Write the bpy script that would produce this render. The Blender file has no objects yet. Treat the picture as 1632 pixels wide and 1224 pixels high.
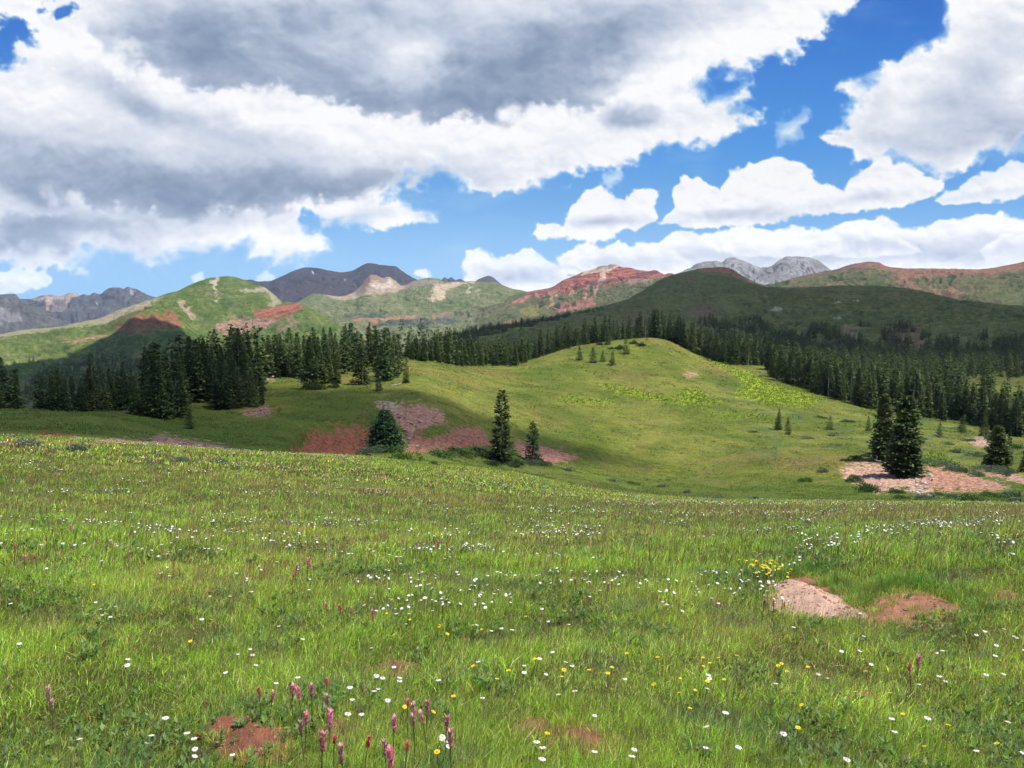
import bpy, math, random
import numpy as np
from mathutils import Matrix, Vector
# ------------------------------------------------------------------ camera, world, sun
S = bpy.context.scene
C = S.collection
F0 = 1316.0; PITCH = math.radians(4.86); EYE = 1.6      # picture units: 1632 x 1224
cam_d = bpy.data.cameras.new('camera'); cam = bpy.data.objects.new('camera', cam_d); C.objects.link(cam)
cam.location = (0, 0, EYE); cam.rotation_euler = (math.pi/2-PITCH, 0, 0)
cam_d.sensor_width = 36; cam_d.lens = 36*F0/1632; cam_d.clip_start = .05; cam_d.clip_end = 90000
S.camera = cam
SUN = Vector((.38, -.18, .90)).normalized()
sun_d = bpy.data.lights.new('sun', 'SUN'); sun_d.energy = 4.6; sun_d.angle = math.radians(.53); sun_d.color = (1, .955, .88)
sun = bpy.data.objects.new('sun', sun_d); C.objects.link(sun); sun.location = (0, 0, 3000)
sun.rotation_euler = SUN.to_track_quat('Z', 'Y').to_euler()
W = bpy.data.worlds.new('World'); S.world = W; W.use_nodes = True
nt = W.node_tree; bg = nt.nodes['Background']
sk = nt.nodes.new('ShaderNodeTexSky'); sk.sky_type = 'NISHITA'; sk.sun_disc = False
sk.sun_elevation = math.asin(SUN.z); sk.sun_rotation = math.atan2(SUN.x, SUN.y); sk.altitude = 3500
nt.links.new(sk.outputs[0], bg.inputs[0]); bg.inputs[1].default_value = .14
S.view_settings.view_transform = 'Standard'; S.view_settings.look = 'None'
EXPO = .45; S.view_settings.exposure = EXPO; S.view_settings.gamma = 1; S.view_settings.use_curve_mapping = False
S.render.engine = 'CYCLES'
S.cycles.max_bounces = 5; S.cycles.diffuse_bounces = 2; S.cycles.glossy_bounces = 1; S.cycles.transmission_bounces = 3
S.cycles.volume_bounces = 0; S.cycles.transparent_max_bounces = 6
rng = np.random.default_rng(7); random.seed(7)
LIN = lambda c: tuple((v/12.92 if v <= .04045 else ((v+.055)/1.055)**2.4) for v in c)
def linear(a):
    return np.where(a <= .04045, a/12.92, ((a+.055)/1.055)**2.4)
# ------------------------------------------------------------------ sight lines
CP, SP = math.cos(PITCH), math.sin(PITCH)
def ray(px, py):
    u = (np.asarray(px, float)-816)/F0; v = (612-np.asarray(py, float))/F0
    return u, CP+v*SP, -SP+v*CP
def pt(px, py, r):
    """world point seen at px, py at ground range r"""
    x, y, z = ray(px, py); h = np.hypot(x, y)
    return x/h*r, y/h*r, EYE+z/h*r
def proj(x, y, z):
    z = z-EYE; d = y*CP-z*SP; w = y*SP+z*CP
    d = np.where(np.abs(d) < 1e-6, 1e-6, d)
    px = 816+F0*x/d; py = 612-F0*w/d
    return np.where(d > 0, px, -9999), np.where(d > 0, py, 9999)
def pchip(xk, yk, x):
    xk = np.asarray(xk, float); yk = np.asarray(yk, float); h = np.diff(xk); d = np.diff(yk)/h
    m = np.zeros(len(xk)); m[0] = d[0]; m[-1] = d[-1]
    for i in range(1, len(xk)-1):
        if d[i-1]*d[i] > 0:
            w1 = 2*h[i]+h[i-1]; w2 = h[i]+2*h[i-1]; m[i] = (w1+w2)/(w1/d[i-1]+w2/d[i])
    x = np.clip(x, xk[0], xk[-1]); i = np.clip(np.searchsorted(xk, x)-1, 0, len(h)-1)
    t = (x-xk[i])/h[i]
    return (2*t**3-3*t**2+1)*yk[i]+(t**3-2*t**2+t)*h[i]*m[i]+(3*t**2-2*t**3)*yk[i+1]+(t**3-t**2)*h[i]*m[i+1]
# ------------------------------------------------------------------ mesh helpers
def new_mesh(name, V, F, mat=None, smooth=False, col=None, attrs=None):
    """V (n,3); F list of index arrays, one per polygon size"""
    me = bpy.data.meshes.new(name); V = np.asarray(V, np.float32)
    me.vertices.add(len(V)); me.vertices.foreach_set('co', V.ravel())
    F = [np.asarray(f, np.int32) for f in F if len(f)]
    nl = sum(f.size for f in F); npoly = sum(len(f) for f in F)
    me.loops.add(nl); me.loops.foreach_set('vertex_index', np.concatenate([f.ravel() for f in F]))
    ls = []; o = 0
    for f in F:
        ls.append(o+np.arange(len(f))*f.shape[1]); o += f.size
    me.polygons.add(npoly); me.polygons.foreach_set('loop_start', np.concatenate(ls).astype(np.int32))
    me.polygons.foreach_set('use_smooth', np.full(npoly, smooth))
    me.update(calc_edges=True)
    for k, a in dict(attrs or {}, **({'Col': col} if col is not None else {})).items():
        at = me.color_attributes.new(k, 'FLOAT_COLOR', 'POINT')
        a = np.asarray(a, np.float32)
        if a.shape[1] == 3: a = np.hstack([a, np.ones((len(a), 1), np.float32)])
        at.data.foreach_set('color', a.ravel())
    if mat: me.materials.append(mat)
    return me
def link(name, data, parent=None, loc=(0,0,0), rot=0, scale=None):
    o = bpy.data.objects.new(name, data); C.objects.link(o); o.location = loc
    if rot: o.rotation_euler = (0, 0, rot)
    if scale is not None: o.scale = scale
    if parent: o.parent = parent
    return o
def tag(o, label=None, cat=None, group=None, kind=None):
    if label: o['label'] = label
    if cat: o['category'] = cat
    if group: o['group'] = group
    if kind: o['kind'] = kind
    return o
def grid_faces(nu, nv, wrap=False):
    i = np.arange(nu-1 if not wrap else nu)[:, None]; j = np.arange(nv-1)[None, :]
    a = i*nv+j; b = ((i+1) % nu)*nv+j
    return np.stack([a, b, b+1, a+1], -1).reshape(-1, 4)
class Mat:
    def __init__(s, name):
        s.m = bpy.data.materials.new(name); s.m.use_nodes = True; s.t = s.m.node_tree; s.t.nodes.clear()
        s.out = s.n('ShaderNodeOutputMaterial')
    def n(s, ty, **k):
        nd = s.t.nodes.new(ty)
        for a, b in k.items():
            if a == 'ins':
                for q, v in b.items():
                    if hasattr(v, 'is_linked') or isinstance(v, bpy.types.NodeSocket): s.t.links.new(v, nd.inputs[q])
                    else: nd.inputs[q].default_value = v
            else: setattr(nd, a, b)
        return nd
    def attr(s, name): return s.n('ShaderNodeAttribute', attribute_name=name)
    def noise(s, scale, detail=4, rough=.55, vec=None):
        nd = s.n('ShaderNodeTexNoise', ins={'Scale': scale, 'Detail': detail, 'Roughness': rough})
        if vec: s.t.links.new(vec, nd.inputs['Vector'])
        return nd.outputs[0]
    def math(s, op, a, b=0., c=None, clamp=False):
        nd = s.n('ShaderNodeMath', operation=op, use_clamp=clamp)
        for i, v in enumerate((a, b) if c is None else (a, b, c)):
            if isinstance(v, (int, float)): nd.inputs[i].default_value = v
            else: s.t.links.new(v, nd.inputs[i])
        return nd.outputs[0]
    def rng(s, v, a, b, c=0., d=1., smooth=False):
        nd = s.n('ShaderNodeMapRange', ins={0: v, 1: a, 2: b, 3: c, 4: d}); nd.interpolation_type = 'SMOOTHSTEP' if smooth else 'LINEAR'
        return nd.outputs[0]
    def mix(s, f, a, b, bt='MIX'):
        nd = s.n('ShaderNodeMix', data_type='RGBA', blend_type=bt)
        for i, v in ((0, f), (6, a), (7, b)):
            if isinstance(v, (int, float)): nd.inputs[i].default_value = v
            elif isinstance(v, tuple): nd.inputs[i].default_value = (*v[:3], 1)
            else: s.t.links.new(v, nd.inputs[i])
        return nd.outputs[2]
    def bump(s, h, dist=.1, strength=1.):
        return s.n('ShaderNodeBump', ins={'Height': h, 'Distance': dist, 'Strength': strength}).outputs[0]
    def surf(s, col, rough=.9, normal=None, spec=.2, trans=0.):
        p = s.n('ShaderNodeBsdfPrincipled', ins={'Roughness': rough, 'Specular IOR Level': spec})
        if isinstance(col, tuple): p.inputs['Base Color'].default_value = (*col, 1)
        else: s.t.links.new(col, p.inputs['Base Color'])
        if normal: s.t.links.new(normal, p.inputs['Normal'])
        o = p.outputs[0]
        if trans:
            tr = s.n('ShaderNodeBsdfTranslucent')
            if isinstance(col, tuple): tr.inputs[0].default_value = (*col, 1)
            else: s.t.links.new(col, tr.inputs[0])
            mx = s.n('ShaderNodeMixShader', ins={0: trans}); s.t.links.new(o, mx.inputs[1]); s.t.links.new(tr.outputs[0], mx.inputs[2]); o = mx.outputs[0]
        s.t.links.new(o, s.out.inputs[0]); return s.m
def hsv_jit(m, col, amt_v=.25, amt_h=.03):
    """per-object variation"""
    oi = m.n('ShaderNodeObjectInfo')
    h = m.n('ShaderNodeHueSaturation'); m.t.links.new(col, h.inputs['Color'])
    m.t.links.new(m.rng(oi.outputs['Random'], 0, 1, .5-amt_h, .5+amt_h), h.inputs['Hue'])
    r2 = m.math('FRACT', m.math('MULTIPLY', oi.outputs['Random'], 17.31))
    m.t.links.new(m.rng(r2, 0, 1, 1-amt_v, 1+amt_v), h.inputs['Value'])
    return h.outputs[0]
# ------------------------------------------------------------------ noise
def _hash(ix, iy, seed):
    h = (ix.astype(np.int64)*374761393 + iy.astype(np.int64)*668265263 + seed*1274126177) & 0xFFFFFFFF
    h = ((h ^ (h >> 13)) * 1274126177) & 0xFFFFFFFF
    h = h ^ (h >> 16)
    return h
def gnoise(x, y, seed=0):
    """2-D gradient noise, about -1..1"""
    x0 = np.floor(x); y0 = np.floor(y); fx = x-x0; fy = y-y0
    ux = fx*fx*fx*(fx*(fx*6-15)+10); uy = fy*fy*fy*(fy*(fy*6-15)+10)
    r = []
    for dx, dy in ((0,0),(1,0),(0,1),(1,1)):
        a = (_hash(x0+dx, y0+dy, seed) & 0xFFFF) * (2*np.pi/65536)
        r.append(np.cos(a)*(fx-dx)+np.sin(a)*(fy-dy))
    a = r[0]+(r[1]-r[0])*ux; b = r[2]+(r[3]-r[2])*ux
    return (a+(b-a)*uy)*1.5
def fbm(x, y, seed=0, oct=5, gain=0.5, lac=2.03):
    s = np.zeros(np.shape(x)); a = 1.0; t = 0.0
    for o in range(oct):
        s += a*gnoise(x, y, seed+o*17); t += a; a *= gain; x = x*lac+13.7; y = y*lac+7.3
    return s/t
def billow(x, y, seed=0, oct=4, gain=0.5):
    s = np.zeros(np.shape(x)); a = 1.0; t = 0.0
    for o in range(oct):
        s += a*(1-np.abs(gnoise(x, y, seed+o*17))*2); t += a; a *= gain; x = x*2.05+3.1; y = y*2.05+9.2
    return s/t
def sstep(a, b, x):
    t = np.clip((x-a)/(b-a), 0, 1); return t*t*(3-2*t)
def poly_sd(px, py, poly):
    """signed distance to a closed polygon, positive inside"""
    P = np.array(poly, float); n = len(P); d = np.full(px.shape, 1e18); ins = np.zeros(px.shape, bool)
    for i in range(n):
        ax, ay = P[i]; bx, by = P[(i+1) % n]
        ex, ey = bx-ax, by-ay; wx = px-ax; wy = py-ay
        t = np.clip((wx*ex+wy*ey)/(ex*ex+ey*ey+1e-9), 0, 1)
        d = np.minimum(d, (wx-ex*t)**2+(wy-ey*t)**2)
        c = ((ay > py) != (by > py)) & (px < (bx-ax)*(py-ay)/(by-ay+1e-12)+ax)
        ins ^= c
    d = np.sqrt(d)
    return np.where(ins, d, -d)
# cloud outlines in degrees-like picture units (bearing, height)
CL_A = [(-900,430),(-900,-900),(1500,-900),(1400,-60),(1365,5),(1320,50),(1262,86),(1205,102),(1190,118),(1125,122),(1128,142),(1198,128),(1205,155),(1186,175),(1214,190),(1150,222),(1090,236),(1030,246),(985,262),(940,272),(900,286),(840,302),(790,312),(745,306),(715,288),(640,298),(620,315),(690,325),(697,352),(650,358),(600,366),(545,360),(515,348),(480,345),(535,378),(540,398),(505,418),(395,418),(380,400),(330,412),(260,420),(150,408),(120,426),(60,428)]
HOLE_A = [(-60,92),(-60,60),(20,30),(62,52),(60,68),(25,75),(5,96)]
HOLE_A2 = [(70,12),(100,8),(112,22),(85,28)]
CL = [
 ([(-200,432),(70,432),(82,452),(40,466),(-200,474)], 0.75),
 ([(302,438),(318,433),(326,446),(310,450)], .6), ([(408,440),(424,431),(442,440),(438,450),(406,450)], .5),
 ([(658,440),(664,428),(682,427),(690,438),(684,446)], .8), ([(118,436),(128,425),(146,431),(140,440)], .4),
 ([(735,420),(745,402),(770,398),(795,412),(815,402),(840,398),(870,412),(900,425),(915,440),(960,470),(740,470)], .9),
 ([(1560,400),(1580,378),(1612,370),(1700,372),(2300,380),(2300,430),(1600,426),(1570,420)], 1.),
 ([(900,420),(930,402),(965,396),(1000,406),(1040,398),(1085,402),(1110,420),(1060,440),(960,440)], 1.),
 ([(1120,392),(1150,378),(1190,372),(1240,362),(1290,380),(1330,372),(1380,360),(1440,372),(1470,400),(1400,412),(1300,408),(1200,412)], 1.),
 ([(890,412),(892,398),(915,391),(955,392),(985,380),(1005,392),(1050,386),(1075,370),(1100,366),(1135,376),(1182,360),(1225,376),(1262,360),(1310,368),(1360,352),(1416,345),(1460,362),(1505,356),(1560,338),(1598,336),(1612,350),(1700,340),(2500,340),(2500,440),(1632,432),(1500,436),(1300,460),(1000,470),(900,440)], 1.),
 ([(843,372),(860,358),(900,356),(912,330),(935,305),(958,297),(985,318),(1000,322),(1015,300),(1030,292),(1046,305),(1050,345),(1020,362),(990,372),(975,385),(905,386),(905,374),(870,382)], 1.),
 ([(1052,356),(1068,335),(1070,300),(1090,281),(1125,286),(1150,300),(1165,272),(1200,262),(1240,252),(1282,262),(1302,284),(1345,304),(1355,280),(1375,262),(1405,248),(1440,262),(1470,275),(1502,292),(1488,316),(1440,328),(1360,336),(1290,346),(1200,358),(1130,363)], 1.),
 ([(1478,322),(1530,295),(1580,272),(1610,258),(1700,256),(2300,280),(2300,310),(1632,315),(1560,322),(1500,330)], .9),
 ([(1512,-900),(1505,-20),(1500,55),(1470,66),(1440,80),(1402,102),(1388,118),(1352,122),(1333,136),(1352,160),(1338,178),(1352,196),(1298,226),(1332,240),(1358,256),(1420,262),(1500,288),(1545,270),(1600,250),(1700,240),(2400,230),(2400,-900)], 1.),
 ([(1232,206),(1250,192),(1280,180),(1292,192),(1280,206),(1268,226),(1240,226)], .35),
 ([(958,292),(970,278),(990,272),(996,290),(975,300)], .5),
]
# inner slabs, far to near; greys and lights as x, y, rx, ry, angle, amount
SLAB_B = [(-900,338),(-60,335),(60,346),(125,322),(180,336),(240,352),(320,357),(400,347),(465,336),(530,316),(625,300),(725,296),(800,305),(850,285),(890,240),(860,205),(780,200),(700,196),(600,190),(480,160),(330,150),(240,128),(170,90),(110,60),(60,75),(0,96),(-900,120)]
SLAB_C = [(-100,-900),(-20,-60),(100,20),(150,62),(200,98),(240,126),(330,146),(470,154),(530,166),(600,188),(700,195),(790,197),(860,186),(930,181),(975,160),(1000,134),(1050,108),(1130,84),(1200,50),(1300,20),(1350,-20),(1500,-900)]
SLAB_D = [(935,182),(960,165),(990,150),(1030,140),(1060,160),(1075,190),(1060,212),(1010,222),(960,214),(938,200)]
G_A = [(300,350,200,26,0,.35),(860,255,90,16,-14,.3),(1120,185,60,20,-14,.25),(70,360,170,60,-4,.8),(30,405,150,30,0,.6),(200,372,90,16,12,.5),(300,398,110,12,0,.22),(470,404,60,8,0,.15),(555,345,70,20,-10,.45),(150,405,110,12,0,.35),(840,230,60,20,-10,.2),(-400,300,300,300,0,.6)]
W_A = [(160,335,45,22,25,.5),(235,380,60,14,0,.5),(440,380,70,20,0,.6),(630,325,60,10,-6,.5)]
G_B = [(260,260,380,80,8,.26),(700,250,140,26,0,.2),(330,320,190,36,2,1.),(120,290,200,50,4,.72),(520,300,120,18,-8,.7),(60,240,160,40,6,.42),(200,160,120,24,22,.62),(420,290,160,40,4,.6),(400,215,130,22,12,.35),(560,280,180,22,2,.5),(700,280,110,16,0,.28),(-400,250,300,130,0,.7)]
W_B = [(60,150,70,40,10,.85),(480,178,160,12,8,.8),(520,225,90,22,8,.6),(230,235,110,18,8,.35),(760,225,150,16,0,.7),(300,262,60,12,8,.25),(640,245,80,26,0,.6)]
G_C = [(1100,60,120,30,-20,.3),(350,105,190,60,14,.72),(280,60,130,60,8,.5),(780,170,170,45,4,.95),(850,120,150,70,-8,.85),(600,150,150,40,14,.72),(950,90,160,60,-14,.55),(540,90,170,50,8,.45),(700,40,300,60,0,.42),(1000,30,200,50,-10,.35),(740,100,60,50,0,.5),(480,30,200,40,0,.5),(500,-300,900,260,0,.7)]
W_C = [(650,95,50,34,-20,.75),(130,20,60,30,0,.6),(1080,90,120,40,-24,.85),(1230,40,140,40,-22,.95),(800,10,80,20,0,.3),(560,50,70,20,0,.3)]
G_D = [(1005,190,70,34,-4,.72)]
GREY = [(1500,150,70,40,-10,.2),(1600,200,70,40,0,.25),(1360,200,40,20,0,.3),(1540,165,70,44,-15,.42),(1600,70,80,50,0,.35),(1430,225,90,30,10,.5),(1580,220,100,30,-6,.55),(1560,110,60,30,20,.25),(1400,150,30,30,0,.25),
 (1230,342,150,15,-4,.55),(1400,318,60,12,0,.3),(960,354,80,10,0,.5),(1540,318,90,8,-8,.25),(820,440,80,15,4,.5),(930,430,60,12,0,.4),(1010,418,120,16,2,.25),(1120,408,120,14,0,.3),(1300,410,110,14,0,.45),(1500,402,120,18,3,.5),(1390,385,60,10,0,.3),(1590,385,60,18,0,.3),(20,455,70,10,0,.3)]
def blobs(x, y, L):
    s = np.zeros(x.shape)
    for cx, cy, rx, ry, an, am in L:
        a = np.radians(an); dx = x-cx; dy = y-cy
        u = (dx*np.cos(a)+dy*np.sin(a))/rx; v = (-dx*np.sin(a)+dy*np.cos(a))/ry
        s = 1-(1-s)*(1-am*np.exp(-(u*u+v*v)*.9))
    return s
def sky_color(px, py):
    """sRGB colour of sky and clouds for picture coordinates (1632 wide)"""
    e = np.clip((450-py)/450, -0.2, 2)
    top = np.array([.20,.43,.78]); mid = np.array([.33,.61,.90]); low = np.array([.56,.76,.93])
    t1 = sstep(0, .55, e)[..., None]; t2 = sstep(.35, 1.2, e)[..., None]
    c = low+(mid-low)*t1; c = c+(top-c)*t2
    # thin veils
    v = fbm(px/210, py/70, 5, 5); c = c+(np.array([.92,.94,.97])-c)*(sstep(.15, .8, v)*.22)[..., None]
    W1 = fbm(px/70, py/70, 101, 5); W2 = fbm(px/70, py/70, 202, 5)*.8
    N1 = billow(px/52, py/44, 31, 4, .5); N2 = fbm(px/18, py/15, 77, 4, .55); N3 = fbm(px/150, py/90, 78, 3)
    def relief(qx, qy):
        return billow(qx/95, qy/62, 11, 5, .47)
    R = relief(px, py)
    EMB = np.clip(.75*(R-relief(px-9, py+13)), -1, 1)
    EMS = np.clip(1.0*(billow(px/50, py/36, 15, 4, .5)-billow((px-4)/50, (py+6)/36, 15, 4, .5)), -1, 1)
    F1 = fbm(px/70, py/32, 71, 6); B1 = fbm(px/120, py/90, 61, 5); B2 = fbm(px/120, py/90, 62, 5)
    N4 = -billow(px/130+.4*B1, py/80+.4*B2, 91, 4, .5)+.5
    def layer(c, poly, dens, soft, amp, wa, big=False, holes=(), gl=None, wl=(), edge=(50, .85)):
        P = np.array(poly); m = (px > P[:, 0].min()-60) & (px < P[:, 0].max()+60) & (py > P[:, 1].min()-50) & (py < P[:, 1].max()+50)
        if not m.any(): return c
        X = px[m]; Y = py[m]
        x = X+W1[m]*wa; y = Y+W2[m]*wa
        sd = poly_sd(x, y, poly)
        for h in holes: sd = np.minimum(sd, -poly_sd(x, y, h))
        d = sd+amp*(N1[m]-.3)*.9+amp*.42*N2[m]
        sf = soft*(1+1.6*np.clip(N3[m]+.1, 0, 1)*(2 if big else .5))
        al = np.clip((d+soft*.2)/sf, 0, 1); al = al*al*(3-2*al)
        if dens < 1: al = al*(dens+(1-dens)*sstep(0, 25, sd))
        if big:
            gx, gy = X+44*B1[m]+10*N2[m], Y+26*B2[m]+6*N2[m]
            g = blobs(gx, gy, gl)*(1-.92*blobs(gx, gy, wl))
            g = g+.16*(N4[m]-.12)*(.4+g)
            g = g*1.0*(1-edge[1]*(1-sstep(0, edge[0], d)))+.03*F1[m]-.26*(EMB[m]+.45*EMS[m])*(1-.55*np.clip(g, 0, 1))
        else:
            g = blobs(X+20*B1[m], Y+10*B2[m], GREY)
            g = g*(.3+.7*sstep(2, 26, d))*1.15-.02-.24*(EMB[m]*.8+EMS[m]*.8)+.04*F1[m]
        g = np.clip(g, 0, 1)[:, None]
        w = np.array([.995,.995,1.0]); g1 = np.array([.79,.825,.89]); g2 = np.array([.50,.575,.685])
        col = np.where(g < .5, w+(g1-w)*(g*2), g1+(g2-g1)*(g*2-1))
        c[m] = c[m]+(col-c[m])*al[:, None]
        return c
    for i in (0,1,2,3,4,5,9,8,7,6,10,11,12,14,15):
        poly, dens = CL[i]; small = i in (1,2,3,4,14,15)
        c = layer(c, poly, dens, 14 if i > 13 else 6 if small else 5, 24 if i > 13 else 8 if small else 11, 26 if i > 13 else 10)
    c = layer(c, CL[13][0], 1, 14, 20, 24, True, gl=GREY)
    c = layer(c, CL_A, 1, 15, 22, 30, True, (HOLE_A, HOLE_A2), G_A, W_A)
    c = layer(c, SLAB_B, 1, 22, 26, 34, True, (HOLE_A, HOLE_A2), G_B, W_B, (16, .25))
    c = layer(c, SLAB_D, 1, 26, 14, 24, True, (), G_D, (), (30, .6))
    c = layer(c, SLAB_C, 1, 22, 26, 34, True, (HOLE_A, HOLE_A2), G_C, W_C, (14, .2))
    return np.clip(c, 0, 1)
# ------------------------------------------------------------------ sky
def build_sky():
    R = 30000.
    az = np.concatenate([np.linspace(-180, -37, 40)[:-1], np.linspace(-37, 37, 1500), np.linspace(37, 180, 40)[1:-1]])
    el = np.concatenate([[-6, -2], np.linspace(-.5, 23.5, 520), np.linspace(24, 38, 18)])
    A, E = np.meshgrid(np.radians(az), np.radians(el), indexing='ij')
    x = np.sin(A)*np.cos(E); y = np.cos(A)*np.cos(E); z = np.sin(E)
    V = np.stack([x*R, y*R, z*R+EYE], -1).reshape(-1, 3)
    u = np.tan(np.clip(A, -1.0, 1.0))+np.where(np.abs(A) > 1, A-np.sign(A), 0)
    ce = np.cos(np.clip(A, -1., 1.))
    yy = 1.; zz = np.tan(E)/ce
    d = yy*CP-zz*SP; w = yy*SP+zz*CP
    d = np.maximum(d, .3)
    px = 816+F0*u/d; py = 612-F0*w/d
    c = linear(sky_color(px, py)); c *= (1+.24*(1-sstep(math.radians(1.5), math.radians(9), E)))[..., None]; c = c.reshape(-1, 3)
    nv = len(el); F = grid_faces(len(az), nv, True)[:, ::-1]
    m = Mat('sky_light'); e = m.n('ShaderNodeEmission', ins={'Strength': 1.03/2**EXPO}); m.t.links.new(m.attr('Col').outputs[0], e.inputs[0])
    m.t.links.new(e.outputs[0], m.out.inputs[0])
    o = link('sky', new_mesh('sky', V, [F], m.m, True, c)); tag(o, kind='structure')
build_sky()
# ------------------------------------------------------------------ ground heights
# columns: picture x -> [(range, picture y) ...]; the first metres are shared
NEAR = [(.5, -.06), (2., -.28), (4., -.66), (6., -1.0)]
COLS = {
 -500: [(10,905),(25,800),(45,735),(60,715),(90,690),(130,672),(170,690),(260,740),(450,760),(900,720)],
 -200: [(10,905),(25,790),(42,712),(52,708),(80,680),(115,655),(150,672),(260,730),(450,750),(900,715)],
 0:   [(10,903),(25,778),(40,705),(50,704),(75,682),(110,653),(140,655),(170,680),(260,720),(450,730),(900,700)],
 150: [(10,903),(25,782),(42,712),(52,706),(75,690),(110,658),(140,656),(170,668),(260,700),(450,715),(900,690)],
 300: [(10,904),(25,788),(45,720),(55,716),(75,708),(105,690),(125,670),(150,645),(185,632),(260,660),(450,690),(900,670)],
 430: [(10,905),(25,795),(50,725),(62,723),(85,722),(105,700),(130,665),(165,635),(200,612),(235,598),(300,615),(450,650),(900,650)],
 560: [(10,905),(25,800),(55,730),(75,728),(100,722),(112,714),(124,682),(135,668),(165,628),(210,600),(260,582),(320,592),(500,630),(900,640)],
 650: [(10,905),(25,806),(58,738),(80,735),(108,722),(118,706),(132,670),(150,642),(200,598),(270,571),(330,578),(500,615),(900,630)],
 800: [(10,906),(25,812),(62,752),(90,748),(120,742),(132,722),(150,695),(180,660),(240,612),(300,588),(340,580),(400,588),(520,612),(900,620)],
 930: [(10,906),(25,815),(62,778),(95,770),(125,757),(140,745),(170,702),(220,648),(290,595),(350,562),(385,551),(430,560),(520,585),(900,590)],
 1040:[(10,907),(25,818),(60,792),(95,787),(125,778),(145,755),(175,712),(225,652),(300,590),(360,552),(395,538.5),(435,548),(520,570),(900,560)],
 1130:[(10,907),(25,820),(58,798),(95,795),(118,788),(140,765),(170,722),(220,665),(290,615),(350,582),(385,573),(430,578),(520,590),(900,560)],
 1230:[(10,907),(25,821),(55,800),(90,799),(112,793),(135,768),(165,728),(210,685),(270,638),(330,600),(365,588),(430,592),(560,590),(900,555),(1200,545)],
 1350:[(10,907),(25,822),(55,802),(90,800),(112,794),(135,768),(160,730),(200,698),(250,665),(290,640),(330,636),(430,620),(600,596),(900,560),(1200,548)],
 1440:[(10,907),(25,822),(55,803),(90,800),(112,790),(128,775),(142,757),(160,730),(200,700),(250,675),(290,660),(340,648),(430,628),(600,600),(900,565),(1200,552)],
 1560:[(10,907),(25,822),(55,804),(90,799),(112,790),(128,774),(145,755),(165,735),(200,710),(250,690),(300,672),(350,650),(430,625),(600,600),(900,570),(1200,555)],
 1660:[(10,907),(25,822),(55,806),(90,800),(112,792),(128,775),(145,757),(165,740),(200,715),(250,695),(300,675),(350,650),(430,625),(600,600),(900,572),(1200,558)],
 2100:[(10,907),(25,825),(55,812),(90,806),(130,780),(170,750),(250,710),(350,670),(600,620),(900,590),(1200,575)],
}
LR = np.linspace(math.log(.3), math.log(20000), 900)
PHI = np.radians(np.linspace(-50, 50, 1001))
def _table():
    ph = []; Z = []
    for px in sorted(COLS):
        col = COLS[px]; x, y, _ = ray(px, 700.)
        rs = [r for r, _ in NEAR]; zs = [z for _, z in NEAR]
        for r, py in col:
            rs.append(r); zs.append(float(pt(px, py, r)[2]))
        rs += [2500, 6000, 20000]; zs += [-130, -150, -150]
        rs = [.3]+rs; zs = [-.03]+zs
        Z.append(pchip(np.log(rs), zs, LR)); ph.append(math.atan2(float(x), float(y)))
    Z = np.array(Z); T = np.zeros((len(PHI), len(LR)))
    for j in range(len(LR)): T[:, j] = pchip(ph, Z[:, j], PHI)
    k = np.exp(-np.linspace(-2, 2, 21)**2); k /= k.sum()
    P = np.pad(T, ((10, 10), (0, 0)), 'edge')
    return sum(k[i]*P[i:i+len(PHI)] for i in range(21))
TAB = _table()
def Hs(x, y):
    x = np.asarray(x, float); y = np.asarray(y, float)
    r = np.maximum(np.hypot(x, y), .31); ph = np.arctan2(x, y)
    ph = np.where(np.abs(ph) > math.radians(50), np.sign(ph)*math.radians(50), ph)
    # fold the rest of the circle onto one mean profile behind the viewer
    i = (ph-PHI[0])/(PHI[1]-PHI[0]); j = (np.log(r)-LR[0])/(LR[1]-LR[0])
    i = np.clip(i, 0, len(PHI)-1.001); j = np.clip(j, 0, len(LR)-1.001)
    i0 = i.astype(int); j0 = j.astype(int); a = i-i0; b = j-j0
    z = (TAB[i0, j0]*(1-a)+TAB[i0+1, j0]*a)*(1-b)+(TAB[i0, j0+1]*(1-a)+TAB[i0+1, j0+1]*a)*b
    back = sstep(math.radians(60), math.radians(170), np.abs(np.arctan2(x, y)))
    return z*(1-back)+back*3*(1-np.exp(-r/60))
def H(x, y):
    x = np.asarray(x, float); y = np.asarray(y, float); r = np.hypot(x, y)
    n = .05*gnoise(x/1.3, y/1.3, 3)*sstep(1, 4, r)+.02*gnoise(x/.4, y/.4, 4)*(1-sstep(15, 30, r))
    n = n+.22*fbm(x/14, y/14, 5, 4)*sstep(60, 110, r)+.10*fbm(x/5, y/5, 6, 3)*sstep(60, 110, r)+.8*fbm(x/60, y/60, 8, 3)*sstep(160, 330, r)
    return Hs(x, y)+n
def place(px, py, rmin=55., rmax=700.):
    """ground point that shows at px, py"""
    r = np.exp(np.linspace(math.log(rmin), math.log(rmax), 600)); x, y, _ = ray(px, py); h = math.hypot(x, y)
    X = x/h*r; Y = y/h*r; q = proj(X, Y, Hs(X, Y))[1]
    k = np.where(q <= py)[0]; k = int(k[0]) if len(k) else int(np.argmin(q))
    return float(X[k]), float(Y[k]), float(H(X[k], Y[k])), float(r[k])
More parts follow.
